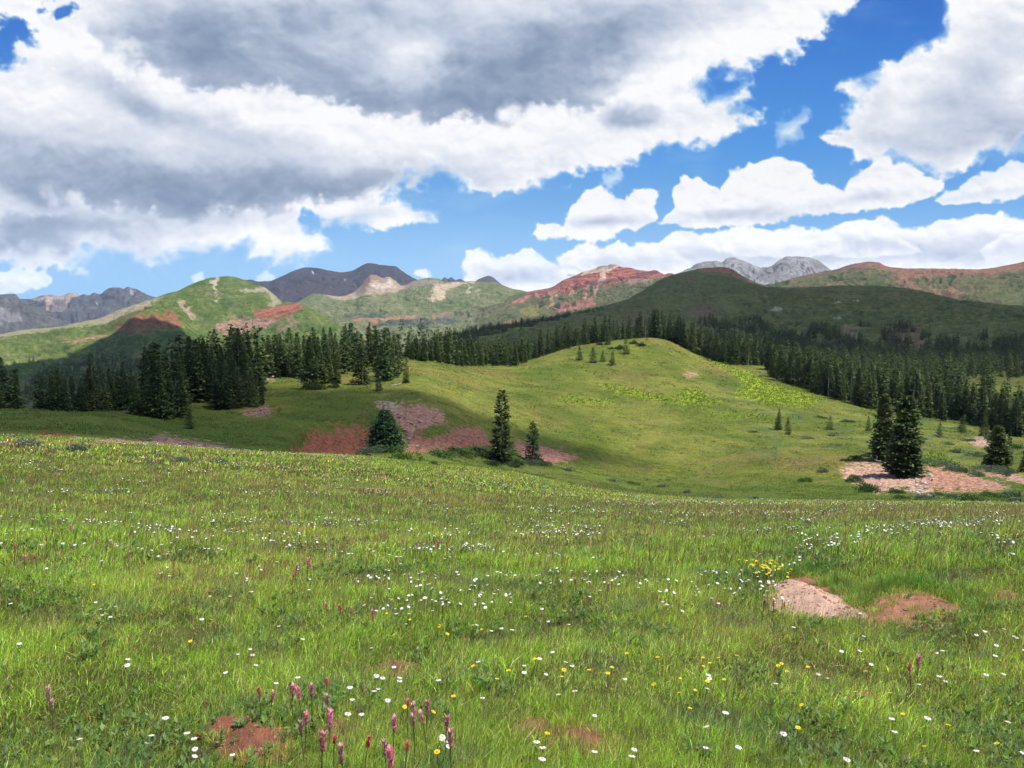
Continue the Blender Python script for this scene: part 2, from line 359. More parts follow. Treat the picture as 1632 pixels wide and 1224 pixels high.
# ------------------------------------------------------------------ ground colours
def lerp(a, b, t): return a+(b-a)*t[..., None]
G = lambda *c: np.array(c, float)
def paint(px, py, col, polys, warp=6., ws=40.):
    wx = px+warp*fbm(px/ws, py/ws*2, 301, 4); wy = py+warp*.5*fbm(px/ws, py/ws*2, 302, 4)
    fz = fbm(px/5, py/3, 303, 5, .7)+.6*fbm(px/14, py/7, 304, 3)
    for poly, c, soft, op in polys:
        P = np.array(poly); m = (px > P[:, 0].min()-20) & (px < P[:, 0].max()+20) & (py > P[:, 1].min()-20) & (py < P[:, 1].max()+20)
        if not m.any(): continue
        sd = poly_sd(wx[m], wy[m], poly)+fz[m]*(1.2+soft*.9); t = sstep(-soft*.7, soft*.7, sd)*op*np.clip(.92+.6*fz[m], 0, 1.05)
        col[m] = col[m]+(np.array(c)-col[m])*t[:, None]
    return col
RED = (.34,.135,.075); PINK = (.42,.24,.17); TAN = (.42,.33,.24); BROWN = (.26,.13,.08)
SOIL = [  # outline (picture), colour, zone min range
 ([(448,722),(470,705),(490,685),(515,676),(560,674),(590,672),(592,690),(586,722)], RED, 70),
 ([(612,642),(640,640),(655,644),(668,640),(690,648),(705,655),(712,672),(690,676),(668,690),(668,715),(660,725),(645,724),(648,700),(630,668),(612,655)], PINK, 70),
 ([(600,640),(622,638),(626,645),(604,647)], TAN, 70),
 ([(668,690),(700,694),(735,676),(770,684),(785,708),(740,712),(690,716),(665,724)], (.36,.17,.115), 70),
 ([(820,700),(845,705),(870,712),(928,726),(905,735),(870,738),(840,730),(822,716)], (.42,.21,.16), 70),
 ([(385,656),(400,649),(425,646),(442,652),(420,662),(392,662)], PINK, 70),
 ([(408,606),(420,601),(436,596),(438,602),(420,608),(400,612)], (.5,.36,.28), 70),
 ([(62,692),(78,684),(100,690),(122,697),(100,700),(70,698)], RED, 46),
 ([(148,702),(190,697),(240,698),(262,692),(300,700),(358,708),(350,716),(280,713),(200,710),(150,709)], (.42,.26,.20), 46),
 ([(1340,745),(1352,738),(1395,736),(1430,752),(1470,740),(1500,745),(1505,775),(1480,790),(1450,782),(1440,776),(1400,786),(1370,770),(1345,760)], (.58,.37,.27), 70),
 ([(1470,738),(1500,742),(1540,752),(1590,768),(1610,776),(1540,783),(1500,782),(1490,765)], (.50,.28,.19), 70),
 ([(1560,750),(1600,754),(1660,758),(1660,772),(1600,764)], (.50,.30,.24), 70),
 ([(1090,594),(1104,592),(1112,598),(1098,600)], (.5,.3,.18), 70),
 ([(1540,700),(1570,695),(1582,712),(1560,712)], (.5,.34,.26), 70),
 ([(1375,630),(1386,636),(1392,645),(1376,642)], (.5,.33,.24), 70),
]
YEL = [
 ([(958,614),(987,615),(1007,619),(1040,627),(1073,634),(1090,622),(1110,622),(1133,636),(1150,643),(1110,645),(1060,641),(1033,637),(987,627)], .9),
 ([(1095,556),(1133,571),(1177,586),(1217,606),(1267,618),(1315,636),(1285,650),(1227,644),(1170,630),(1183,613),(1163,594),(1140,580)], .95),
 ([(890,632),(915,630),(930,638),(955,636),(975,643),(930,645),(900,640)], .6),
 ([(1460,725),(1500,728),(1520,738),(1490,742),(1458,738)], .8), ([(1120,655),(1200,658),(1230,665),(1150,668)], .35),
 ([(1540,612),(1560,610),(1565,622),(1545,624)], .8), ([(1572,612),(1640,618),(1640,632),(1575,626)], .6),
]
def ground_colour(x, y, z):
    r = np.hypot(x, y); px, py = proj(x, y, z)
    n1 = fbm(x/22, y/40, 41, 5); n2 = fbm(x/7, y/7, 42, 5, .6); n3 = fbm(x/2.2, y/2.2, 43, 4); n4 = fbm(x/50, y/90, 44, 3)
    g = np.zeros(x.shape+(3,)); g[:] = G(.112,.145,.024)
    g = lerp(g, np.broadcast_to(G(.172,.190,.040), g.shape), sstep(-.25, .4, n1+.3*n2))
    g = lerp(g, np.broadcast_to(G(.165,.118,.052), g.shape), sstep(.0, .5, n4+.5*n2)*.75)
    st = fbm(px/90, py/5.5, 48, 5, .6); g = lerp(g, np.broadcast_to(G(.185,.150,.070), g.shape), sstep(.08, .4, st)*.5*sstep(60, 120, r))
    g = lerp(g, np.broadcast_to(G(.070,.115,.020), g.shape), sstep(.05, .6, -n1+.6*n3)*.7)
    g *= (1+.35*n3+.35*n2)[..., None]
    # draw bottom: lush, darker
    lush = sstep(60, 75, r)*(1-sstep(125, 150, r))
    g = lerp(g, np.broadcast_to(G(.070,.125,.020), g.shape), lush*.55)
    # reedy grey-green bands to the right
    band = sstep(.0, .35, fbm(px/60, py/7, 47, 4))*sstep(1050, 1250, px)*(1-sstep(300, 330, r))*sstep(150, 175, r)
    g = lerp(g, np.broadcast_to(G(.075,.12,.055), g.shape), band*.7)
    f = r > 60; pw = px+7*fbm(px/30, py/14, 51, 4); pq = py+3*fbm(px/30, py/14, 52, 4)
    for poly, op in YEL:
        t = sstep(-4, 4, poly_sd(pw, pq, poly)+14*fbm(px/9, py/3.2, 53, 4, .65)-1)*op*f
        g = lerp(g, np.broadcast_to(G(.27,.34,.03), g.shape), t)
    near = 1-sstep(40, 62, r)
    g = lerp(g, np.broadcast_to(G(.085,.085,.030), g.shape)*(1+.4*n3)[..., None], near*.85)
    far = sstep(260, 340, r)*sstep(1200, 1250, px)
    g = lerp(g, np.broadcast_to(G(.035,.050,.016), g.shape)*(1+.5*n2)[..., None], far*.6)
    s = np.zeros(x.shape+(4,)); s[..., :3] = G(*BROWN)
    for poly, c, rm in SOIL:
        P = np.array(poly); b = (px > P[:, 0].min()-15) & (px < P[:, 0].max()+15) & (py > P[:, 1].min()-15) & (py < P[:, 1].max()+15) & (r > rm) & (r < 480)
        if not b.any(): continue
        sd = poly_sd(px[b], py[b], poly); v = np.clip(.5+sd/20, 0, 1)
        k = v > s[b][:, 3]; q = s[b]; q[k, 3] = v[k]; q[v > .02, :3] = c; s[b] = q
    return g, s
def build_ground():
    a = math.radians
    phi = np.concatenate([np.linspace(-180, -40, 50)[:-1], np.linspace(-40, 40, 1050), np.linspace(40, 180, 50)[1:-1]])
    L = math.log
    lr = np.concatenate([np.linspace(L(.4), L(3), 60)[:-1], np.linspace(L(3), L(16), 190)[:-1], np.linspace(L(16), L(40), 60)[:-1], np.linspace(L(40), L(420), 560)[:-1], np.linspace(L(420), L(1200), 60)[:-1], np.linspace(L(1200), L(10800), 24)])
    A, R = np.meshgrid(np.radians(phi), np.exp(lr), indexing='ij'); x = np.sin(A)*R; y = np.cos(A)*R; z = H(x, y)
    # undercut banks and lumps where the turf is broken
    g, s = ground_colour(x, y, z); m = s[..., 3]
    pxx = proj(x, y, z)[0]; ph = np.arctan2(x, y)*R
    cut = (R < 150)*(R > 70)*(np.abs(pxx-520) < 90)
    z = z-1.7*sstep(.15, .75, m)*cut-.35*sstep(.2, .7, m)*(1-cut)*(R > 60)
    rill = 1-2*np.abs(gnoise(ph/1.1+.6*fbm(x/3, y/3, 56, 3), R/9, 57)); rill2 = gnoise(ph/.45, R/5, 58)
    z = z+sstep(.3, .9, m)*(.42*rill+.16*rill2)*(.4+.6*cut)
    z = z+sstep(.35, .8, m)*(.75*np.abs(fbm(x/2.2, y/2.2, 55, 5, .6))*(R > 60)*(1-.5*cut))
    V = np.stack([x, y, z], -1).reshape(-1, 3); nv = len(lr)
    F = grid_faces(len(phi), nv, True)[:, ::-1]
    c0 = len(V); V = np.vstack([V, [[0, 0, -.02]]]); idx = np.arange(len(phi))*nv
    T = np.stack([np.roll(idx, -1), idx, np.full(len(idx), c0)], 1)[:, ::-1]
    col = np.vstack([g.reshape(-1, 3), [[.06, .06, .02]]]); sc = np.vstack([s.reshape(-1, 4), [[.2, .1, .06, 0]]])
    mt = Mat('turf')
    tc = mt.n('ShaderNodeNewGeometry').outputs['Position']
    ca = mt.attr('Col').outputs[0]; sa = mt.attr('Soil')
    dist = mt.n('ShaderNodeVectorMath', operation='LENGTH', ins={0: tc}).outputs['Value']
    far = mt.rng(dist, 25, 80)
    n1 = mt.noise(2.6, 6, .68, tc); n2 = mt.noise(.35, 5, .6, tc)
    c = mt.mix(mt.rng(n1, .37, .65), mt.mix(1., ca, (.46,.55,.42), 'MULTIPLY'), mt.mix(1., ca, (1.6,1.5,1.4), 'MULTIPLY'))
    c = mt.mix(mt.rng(n2, .56, .72), c, mt.mix(1., ca, (1.5,1.05,.95), 'MULTIPLY'))
    sp = mt.noise(7., 3, .6, tc)
    c = mt.mix(mt.math('MULTIPLY', mt.rng(sp, .74, .78), .5), c, (.45,.45,.38))
    sn = mt.noise(.9, 7, .7, tc)
    sn2 = mt.noise(.28, 5, .6, tc)
    sf = mt.rng(mt.math('ADD', mt.math('ADD', sa.outputs['Alpha'], mt.math('MULTIPLY', mt.math('SUBTRACT', sn, .52), 2.6)), mt.math('MULTIPLY', mt.math('SUBTRACT', sn2, .54), .9)), .38, .5)
    sv = mt.noise(1.6, 6, .65, tc)
    scol = mt.mix(mt.rng(sv, .35, .7), mt.mix(1., sa.outputs[0], (.5,.45,.42), 'MULTIPLY'), mt.mix(1., sa.outputs[0], (1.35,1.38,1.4), 'MULTIPLY'))
    c = mt.mix(sf, c, scol)
    hb = mt.math('ADD', mt.math('MULTIPLY', n1, 1.), mt.math('MULTIPLY', mt.noise(9., 4, .7, tc), .35))
    nm = mt.bump(hb, .35, .9)
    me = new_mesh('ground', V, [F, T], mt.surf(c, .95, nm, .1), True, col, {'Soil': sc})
    tag(link('ground', me), kind='structure')
build_ground()
# ------------------------------------------------------------------ mountains
MGREEN = G(.056,.088,.028); MLIGHT = G(.105,.135,.044); MGREY = G(.20,.19,.19)
def mountain(name, rails, nu=500, nv=150, amp=1., gully=30., crest_n=1., base=MGREEN, light=MLIGHT, lightness=.5, paints=(), strata=None, rock=0., rockc=None, back=600., rough=.5, seed=0, label=None, speck=0.):
    """rails: front base ... crest, each a list of (picture x, picture y, range)"""
    x0 = max(r[0][0] for r in rails); x1 = min(r[-1][0] for r in rails)
    PX = np.linspace(x0, x1, nu); P = []
    for rl in rails:
        k = [q[0] for q in rl]
        py = pchip(k, [q[1] for q in rl], PX) if len(rl) > 2 else np.interp(PX, k, [q[1] for q in rl]); r = pchip(k, [q[2] for q in rl], PX)
        P.append(np.stack(pt(PX, py, r), -1))
    P = np.array(P)                        # rail, u, xyz
    crest = P[-1]; rr = np.hypot(crest[:, 0], crest[:, 1])[:, None]
    bk = crest.copy(); bk[:, :2] *= (1+back/rr); bk[:, 2] -= back*.55
    n = len(P); tk = np.arange(n)/(n-1.)
    t = np.linspace(0, 1, nv)**.85; Q = np.zeros((nu, nv, 3))
    for a in range(3):
        if n > 2:
            for i in range(nu): Q[i, :, a] = pchip(tk, P[:, i, a], t)
        else: Q[:, :, a] = P[0, :, a][:, None]*(1-t)+P[1, :, a][:, None]*t
    x, y, z = Q[..., 0], Q[..., 1], Q[..., 2]; R = np.hypot(x, y)
    px, py = proj(x, y, z)
    T = np.broadcast_to(t, x.shape); ph = np.arctan2(x, y)
    h = R.mean()
    env = np.clip(T*3, 0, 1)*(1-sstep(.80, 1., T)*(1-.16*crest_n))
    wv = fbm(x/(h*.05), y/(h*.05), seed+1, 4)
    s = ph*h/gully+wv*2.2
    gl = 1-2*np.abs(gnoise(s, T*1.4+seed, seed+2)); gl2 = 1-2*np.abs(gnoise(s*2.3+4, T*3+seed, seed+3))
    dz = amp*h*.0050*(gl*.8+gl2*.4)+amp*h*.0062*fbm(x/(h*.09), y/(h*.09), seed+4, 5, rough-.04)+max(amp-1.2, 0)*h*.0042*(billow(x/(h*.03), y/(h*.03), seed+8, 5)-.3)
    z = z+dz*env
    back_rows = 14; bt = np.linspace(0, 1, back_rows+1)[1:]
    cx = np.stack([x[:, -1], y[:, -1], z[:, -1]], -1)
    B = cx[:, None, :]*(1-bt[None, :, None])+bk[:, None, :]*bt[None, :, None]
    B[..., 2] -= 0; x = np.concatenate([x, B[..., 0]], 1); y = np.concatenate([y, B[..., 1]], 1); z = np.concatenate([z, B[..., 2]], 1)
    px = np.concatenate([px, np.repeat(px[:, -1:], back_rows, 1)], 1); py = np.concatenate([py, np.repeat(py[:, -1:], back_rows, 1)], 1)
    n1 = fbm(px/38, py/13, seed+21, 6, .6); n2 = fbm(px/9, py/5, seed+22, 5, .6); n3 = fbm(px/80, py/30, seed+23, 4)
    c = np.zeros(x.shape+(3,)); c[:] = base
    c = lerp(c, np.broadcast_to(light, c.shape), np.clip(sstep(-.45, .45, n1+.4*n3)*lightness*1.4, 0, 1))
    c *= (1+.35*n2)[..., None]
    if rock:
        c = lerp(c, np.broadcast_to(G(*(rockc or (.30,.22,.18))), c.shape), sstep(.12, .42, n2*.7+n1*.5)*rock)
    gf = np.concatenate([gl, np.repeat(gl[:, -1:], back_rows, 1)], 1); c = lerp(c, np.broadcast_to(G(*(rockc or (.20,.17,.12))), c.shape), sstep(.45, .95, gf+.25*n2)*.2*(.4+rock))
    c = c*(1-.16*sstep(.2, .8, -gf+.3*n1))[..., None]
    if strata:
        for poly, ca, cb, freq, slope, op in strata:
            sd = poly_sd(px+4*n1*3, py+2*n2*2, poly); tt = sstep(-2, 3, sd)*op
            q = (py+slope*(px-px.mean()))*freq+1.2*fbm(px/30, py/10, seed+31, 3)
            b = .5+.5*np.sin(q)+.5*fbm(px/14, py/2.2, seed+32, 4)
            cc = lerp(np.broadcast_to(G(*ca), c.shape), np.broadcast_to(G(*cb), c.shape), np.clip(b, 0, 1))
            c = c+(cc-c)*tt[..., None]
    c = paint(px, py, c, paints, 9, 12)
    if speck: c = lerp(c, np.broadcast_to(G(.5,.47,.42), c.shape), sstep(.42, .55, fbm(px/5, py/2.2, seed+24, 4, .7)+.1*n1)*speck)
    c = np.clip(c, .01, .8)
    V = np.stack([x, y, z], -1).reshape(-1, 3)
    m = Mat(name+'_surface'); pos = m.n('ShaderNodeNewGeometry').outputs['Position']; ca = m.attr('Col').outputs[0]
    k = 1400./h/10
    nn = m.noise(k*1.1, 9, .72, pos)
    col = m.mix(m.rng(nn, .35, .65), m.mix(1., ca, (.52,.56,.54), 'MULTIPLY'), m.mix(1., ca, (1.5,1.44,1.42), 'MULTIPLY'))
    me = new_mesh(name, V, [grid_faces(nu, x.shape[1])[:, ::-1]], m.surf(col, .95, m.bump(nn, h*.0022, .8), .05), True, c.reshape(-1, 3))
    o = link(name, me); tag(o, kind='structure')
    return dict(x=x, y=y, z=z, px=px, py=py)
def off(rail, dy, r): return [(a, b+dy, r) for a, b, c in rail]
# far left grey peaks
mountain('hills', [[(-300,620,5200),(330,620,5200)], [(-300,540,6600),(-60,535,6600),(60,520,6600),(180,500,6800),(330,500,6800)],
  [(-300,455,8000),(-200,478,8000),(-100,462,8000),(-30,473,8000),(0,471,8000),(24,470,8000),(32,478,8000),(44,479,8000),(60,474,8000),(78,470,8000),(96,472,8000),(112,468,8000),(122,468,8000),(126,472,8000),(134,470,8000),(142,472,8000),(150,468,8000),(160,470,8000),(168,463,8000),(180,459,8000),(190,459,8000),(197,462,8000),(202,460,8000),(214,461,8000),(226,467,8000),(238,475,8000),(330,505,8000)]],
  amp=1.5, gully=150, crest_n=1.2, base=G(.060,.070,.092), light=G(.105,.115,.135), seed=100, nu=420, nv=120, rough=.6,
  paints=[([(44,480),(78,470),(96,472),(122,468),(128,474),(112,485),(106,495),(98,508),(90,512),(70,492)], (.36,.29,.24), 3, .9), ([(80,495),(96,486),(106,492),(95,510),(84,505)], (.10,.10,.12), 3, .8),
          ([(203,467),(214,472),(209,475)], (.5,.5,.53), 1, .5), ([(150,485),(160,487),(157,489)], (.7,.7,.72), 1, .7)])
mountain('hills', [[(-300,600,5000),(140,600,5000)], [(-300,520,5600),(0,515,5600),(140,540,5600)], [(-300,440,6400),(-120,470,6400),(-60,468,6400),(0,472,6400),(25,475,6400),(45,484,6400),(70,498,6400),(95,515,6400),(140,545,6400)]],
  amp=1.5, gully=160, base=G(.075,.08,.088), light=G(.11,.115,.115), seed=110, nu=260, nv=90,
  paints=[([(-300,480),(-40,492),(0,496),(18,508),(36,520),(20,530),(-300,540)], (.22,.22,.225), 5, .8)])
# dark mountain: slate rock, its colour darkened further to stand for cloud shade
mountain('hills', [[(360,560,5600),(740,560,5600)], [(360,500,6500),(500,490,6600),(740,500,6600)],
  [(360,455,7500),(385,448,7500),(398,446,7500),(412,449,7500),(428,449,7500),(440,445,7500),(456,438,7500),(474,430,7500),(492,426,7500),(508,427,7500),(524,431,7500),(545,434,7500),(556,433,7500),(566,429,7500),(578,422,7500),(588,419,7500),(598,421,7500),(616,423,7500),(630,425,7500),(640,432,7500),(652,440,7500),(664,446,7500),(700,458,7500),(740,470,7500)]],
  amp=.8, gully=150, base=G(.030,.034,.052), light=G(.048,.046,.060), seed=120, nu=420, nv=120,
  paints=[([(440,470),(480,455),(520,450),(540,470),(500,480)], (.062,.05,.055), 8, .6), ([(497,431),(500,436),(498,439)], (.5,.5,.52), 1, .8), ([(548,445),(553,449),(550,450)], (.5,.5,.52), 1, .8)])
mountain('hills', [[(690,540,6500),(810,540,6500)], [(690,462,8500),(704,446,8500),(709,442,8500),(714,445,8500),(719,442,8500),(726,446,8500),(733,445,8500),(745,450,8500),(757,448,8500),(766,444,8500),(778,440,8500),(786,443,8500),(793,449,8500),(810,462,8500)]], amp=1., gully=120, base=G(.045,.05,.062), light=G(.07,.075,.085), seed=125, nu=160, nv=50)
# grey limestone peaks right
mountain('hills', [[(1060,560,6000),(1440,560,6000)], [(1060,480,7600),(1200,470,7700),(1440,480,7600)],
  [(1060,442,9000),(1085,434,9000),(1100,427,9000),(1112,420,9000),(1126,416,9000),(1140,416,9000),(1150,418,9000),(1158,412,9000),(1168,410,9000),(1180,414,9000),(1192,419,9000),(1206,425,9000),(1220,428,9000),(1229,425,9000),(1238,418,9000),(1248,412,9000),(1256,409,9000),(1272,409,9000),(1290,411,9000),(1300,414,9000),(1312,422,9000),(1323,430,9000),(1440,470,9000)]],
  amp=1.5, gully=100, crest_n=.9, base=G(.165,.165,.165), light=G(.27,.268,.26), lightness=.7, seed=130, nu=420, nv=130, rough=.62, paints=[([(1085,440),(1110,424),(1140,418),(1150,430),(1120,440)], (.19,.20,.15), 4, .7)])
# basin ridge
mountain('hills', [[(440,600,2500),(660,600,2600),(900,580,2700)], [(440,545,3000),(560,535,3100),(700,532,3200),(900,525,3300)], [(440,515,3900),(560,505,4000),(700,500,4000),(900,490,4000)],
  [(440,498,4300),(470,484,4400),(484,476,4500),(500,469,4600),(516,470,4700),(543,473,4800),(558,469,4900),(568,463,5000),(577,453,5000),(584,444,5000),(592,438,5000),(600,439,5000),(612,443,5000),(618,441,5000),(630,447,5000),(641,455,5000),(658,449,5000),(672,445,5000),(684,443,5000),(700,445,5000),(708,449,5000),(722,450,5000),(752,448,5000),(772,450,5000),(786,450,5000),(800,455,5000),(816,460,5000),(832,463,5000),(850,470,5000),(900,490,5000)]],
  amp=1., gully=90, lightness=.75, base=G(.085,.118,.046), light=G(.135,.16,.07), seed=140, nu=560, nv=220, rock=.35, rockc=(.26,.20,.15), speck=.25,
  paints=[([(500,466),(545,470),(567,462),(577,452),(592,436),(618,440),(641,454),(655,456),(640,464),(600,474),(560,480),(535,478)], (.34,.27,.20), 3, .92),
          ([(577,453),(592,437),(604,440),(612,450),(594,448),(580,462)], (.24,.135,.11), 3, .9), ([(590,455),(620,447),(628,456),(600,462)], (.46,.40,.32), 3, .8),
          ([(641,455),(672,446),(700,446),(698,454),(660,462)], (.25,.21,.17), 4, .8),
          ([(694,457),(722,449),(755,448),(757,452),(724,458),(712,468),(704,482),(690,484),(680,482),(688,468)], (.44,.35,.25), 2.5, .92),
          ([(744,458),(750,458),(746,472),(741,472)], (.4,.36,.28), 2, .8), ([(764,462),(768,464),(758,476)], (.4,.36,.28), 2, .6),
          ([(558,512),(600,511),(602,517),(566,518)], (.36,.15,.10), 2, .85), ([(603,513),(665,508),(668,512),(640,515),(606,517)], (.38,.19,.13), 2, .85), ([(685,505),(722,501),(718,508),(690,510)], (.30,.17,.13), 2, .7),
          ([(545,504),(600,503),(640,506),(590,510),(548,510)], (.05,.075,.06), 3, .8), ([(600,519),(660,516),(730,515),(725,521),(650,525),(600,525)], (.045,.06,.065), 3, .8), ([(640,513),(740,505),(800,498),(770,508),(700,517)], (.13,.10,.10), 4, .5)])
# red banded mountain
mountain('hills', [[(760,590,2400),(1250,560,2400)], [(760,540,2900),(880,535,2900),(1000,510,3000),(1250,510,3000)], [(760,510,3600),(850,497,3700),(930,478,3800),(1000,465,3900),(1100,460,3900),(1250,480,3900)],
  [(760,492,4400),(800,478,4400),(822,470,4450),(843,465,4500),(862,462,4500),(878,459,4500),(890,452,4500),(898,447,4500),(908,443,4500),(918,439,4500),(928,434,4500),(938,431,4500),(948,428,4500),(958,424,4500),(968,423,4500),(973,421,4500),(980,422,4500),(990,426,4500),(1004,427,4500),(1020,431,4500),(1034,432,4500),(1044,430,4500),(1052,434,4500),(1060,437,4500),(1070,436,4500),(1082,441,4500),(1120,448,4500),(1250,480,4500)]],
  amp=1.1, gully=75, lightness=.4, base=G(.062,.085,.038), light=G(.12,.125,.05), seed=150, nu=560, nv=220, rock=.3, rockc=(.30,.17,.13),
  strata=[([(843,463),(878,457),(898,444),(928,430),(958,420),(990,422),(1040,428),(1058,434),(1080,440),(1050,446),(1015,452),(990,457),(960,464),(930,464),(900,468),(860,474),(838,474)], (.36,.13,.095), (.13,.05,.05), 1.25, .16, .95)],
  paints=[([(926,434),(940,430),(958,423),(973,420),(985,424),(975,431),(960,436),(940,437),(925,440)], (.46,.38,.26), 1.6, .9), ([(950,425),(972,420),(982,423),(972,428),(952,430)], (.17,.15,.12), 1.5, .8),
          ([(962,432),(966,432),(962,455),(952,462),(957,448)], (.50,.36,.28), 1.2, .8), ([(978,424),(983,424),(970,436),(966,434)], (.5,.42,.32), 1.2, .9),
          ([(938,455),(960,452),(985,446),(1010,441),(1040,432),(1055,434),(1030,443),(1000,450),(975,456),(940,461)], (.085,.05,.055), 1.5, .75),
          ([(1000,452),(1040,446),(1050,448),(1030,455),(1010,460),(1000,458)], (.26,.18,.15), 3, .8),
          ([(838,471),(846,470),(844,478),(830,490),(816,491),(822,482)], (.34,.15,.12), 2, .95), ([(836,470),(858,466),(880,461),(882,465),(860,470),(842,474)], (.12,.06,.065), 1.5, .7),
          ([(872,466),(880,466),(884,480),(876,495),(873,492),(880,480)], (.40,.24,.16), 1.5, .8), ([(884,468),(887,468),(882,480),(879,482)], (.42,.26,.18), 1.5, .8), ([(855,466),(858,467),(858,478),(855,477)], (.38,.22,.16), 1.2, .7), ([(912,466),(917,466),(915,478),(917,486),(913,484),(911,476)], (.38,.22,.17), 1.5, .8),
          ([(928,462),(938,462),(936,474),(930,484),(926,484),(932,474)], (.38,.20,.15), 1.5, .85), ([(950,460),(956,460),(950,472),(944,480),(948,468)], (.40,.25,.19), 1.5, .8),
          ([(884,498),(898,488),(920,486),(945,480),(955,482),(940,492),(912,498),(890,506),(875,508)], (.30,.13,.11), 2.5, .85), ([(830,498),(862,492),(866,505),(850,512),(828,508)], (.17,.16,.05), 4, .8), ([(800,515),(830,512),(832,520),(802,522)], (.32,.18,.13), 3, .8)])
# long red ridge right
mountain('hills', [[(1150,560,2300),(1950,560,2300)], [(1150,520,2800),(1400,505,2800),(1950,500,2800)], [(1150,480,3500),(1300,462,3500),(1450,455,3500),(1950,450,3500)],
  [(1150,470,4200),(1200,460,4200),(1240,451,4200),(1270,443,4200),(1290,438,4200),(1310,434,4200),(1330,430,4200),(1352,424,4200),(1370,420,4200),(1385,418,4200),(1400,419,4200),(1410,424,4200),(1425,427,4200),(1445,428,4200),(1470,428,4200),(1520,429,4200),(1560,430,4200),(1580,428,4200),(1605,424,4200),(1625,420,4200),(1640,416,4200),(1750,402,4200),(1950,410,4200)]],
  amp=1.2, gully=85, lightness=.5, base=G(.055,.082,.034), light=G(.11,.125,.05), seed=160, nu=560, nv=200, rock=.55, rockc=(.26,.12,.10), speck=.2,
  paints=[([(1355,428),(1370,419),(1400,418),(1425,427),(1560,429),(1640,418),(1750,402),(1750,428),(1640,436),(1560,444),(1480,450),(1440,452),(1420,445),(1432,436),(1400,430)], (.29,.12,.10), 3.5, .62),
          ([(1290,440),(1352,426),(1380,423),(1378,427),(1340,434),(1290,446),(1240,456),(1238,452)], (.15,.085,.08), 2, .8), ([(1420,445),(1440,450),(1470,460),(1540,470),(1530,476),(1480,470),(1430,458)], (.26,.125,.10), 4, .6)])
# green mountain left
LEFT = mountain('hills', [[(-320,655,1000),(300,650,1000),(720,640,1100)], [(-320,612,1500),(0,605,1500),(150,600,1500),(300,590,1500),(450,590,1500),(600,600,1500),(720,620,1500)],
  [(-320,575,2000),(0,562,2050),(100,552,2050),(170,540,2050),(215,508,2050),(250,502,2050),(285,508,2050),(310,525,2050),(370,530,2050),(430,520,2000),(480,512,2000),(530,530,1900),(600,560,1900),(720,600,1900)],
  [(-320,560,2700),(-150,545,2700),(0,533,2750),(33,527,2750),(60,524,2800),(100,520,2800),(130,513,2800),(160,507,2850),(175,500,2850),(187,494,2850),(215,485,2900),(247,475,2900),(265,469,2950),(283,464,2950),(300,456,3000),(317,449,3000),(336,443,3000),(350,441,3000),(362,440,3000),(375,442,3000),(388,446,3000),(402,451,3000),(417,456,3000),(430,464,2950),(438,471,2950),(450,480,2800),(465,482,2700),(480,486,2600),(500,494,2500),(520,505,2450),(540,520,2400),(560,537,2400),(600,562,2300),(720,600,2200)]],
  amp=1., gully=60, lightness=.75, base=G(.052,.092,.022), light=G(.105,.150,.038), seed=170, nu=700, nv=240, rock=.22, rockc=(.28,.21,.15), speck=.12,
  strata=[([(405,503),(412,496),(430,490),(450,486),(472,481),(486,484),(482,494),(470,504),(440,508),(412,513)], (.34,.12,.08), (.17,.07,.055), 1.3, .2, .92)],
  paints=[([(180,537),(195,522),(213,511),(235,505),(255,502),(274,501),(284,510),(292,523),(270,522),(245,524),(215,533)], (.25,.10,.068), 4, .8), ([(100,552),(125,546),(150,543),(178,540),(150,550),(120,556)], (.36,.20,.13), 3, .8), ([(205,538),(230,534),(232,540),(208,542)], (.30,.15,.11), 2, .7),
          ([(348,520),(370,513),(400,511),(440,512),(462,507),(466,512),(440,517),(425,530),(402,530),(385,540),(366,548),(352,540),(347,530)], (.33,.19,.15), 3, .8),
          ([(380,508),(412,514),(450,510),(460,504),(462,507),(420,517),(385,513)], (.10,.07,.07), 1.5, .7), ([(448,520),(475,515),(470,525),(440,535)], (.25,.18,.12), 4, .6),
          ([(341,444),(350,442),(345,455),(347,470),(345,486),(342,484),(343,468),(340,455),(334,450)], (.42,.36,.27), 1.5, .9), ([(285,480),(293,482),(298,494),(312,508),(308,512),(295,500),(286,488)], (.36,.27,.19), 1.5, .85),
          ([(-320,556),(0,531),(60,523),(130,512),(160,506),(187,494),(247,475),(262,471),(240,492),(200,504),(180,516),(150,519),(100,524),(50,534),(0,541),(-320,566)], (.34,.30,.20), 3, .7), ([(160,508),(190,497),(245,485),(235,495),(190,512),(165,520)], (.40,.31,.24), 3, .5),
          ([(380,465),(405,462),(428,458),(438,470),(448,481),(435,478),(425,466),(400,468)], (.38,.33,.24), 2.5, .7), ([(425,488),(438,480),(448,482),(440,488),(430,492)], (.34,.30,.2), 2, .8), ([(300,465),(330,470),(360,472),(350,476),(310,470)], (.24,.22,.12), 3, .5)])
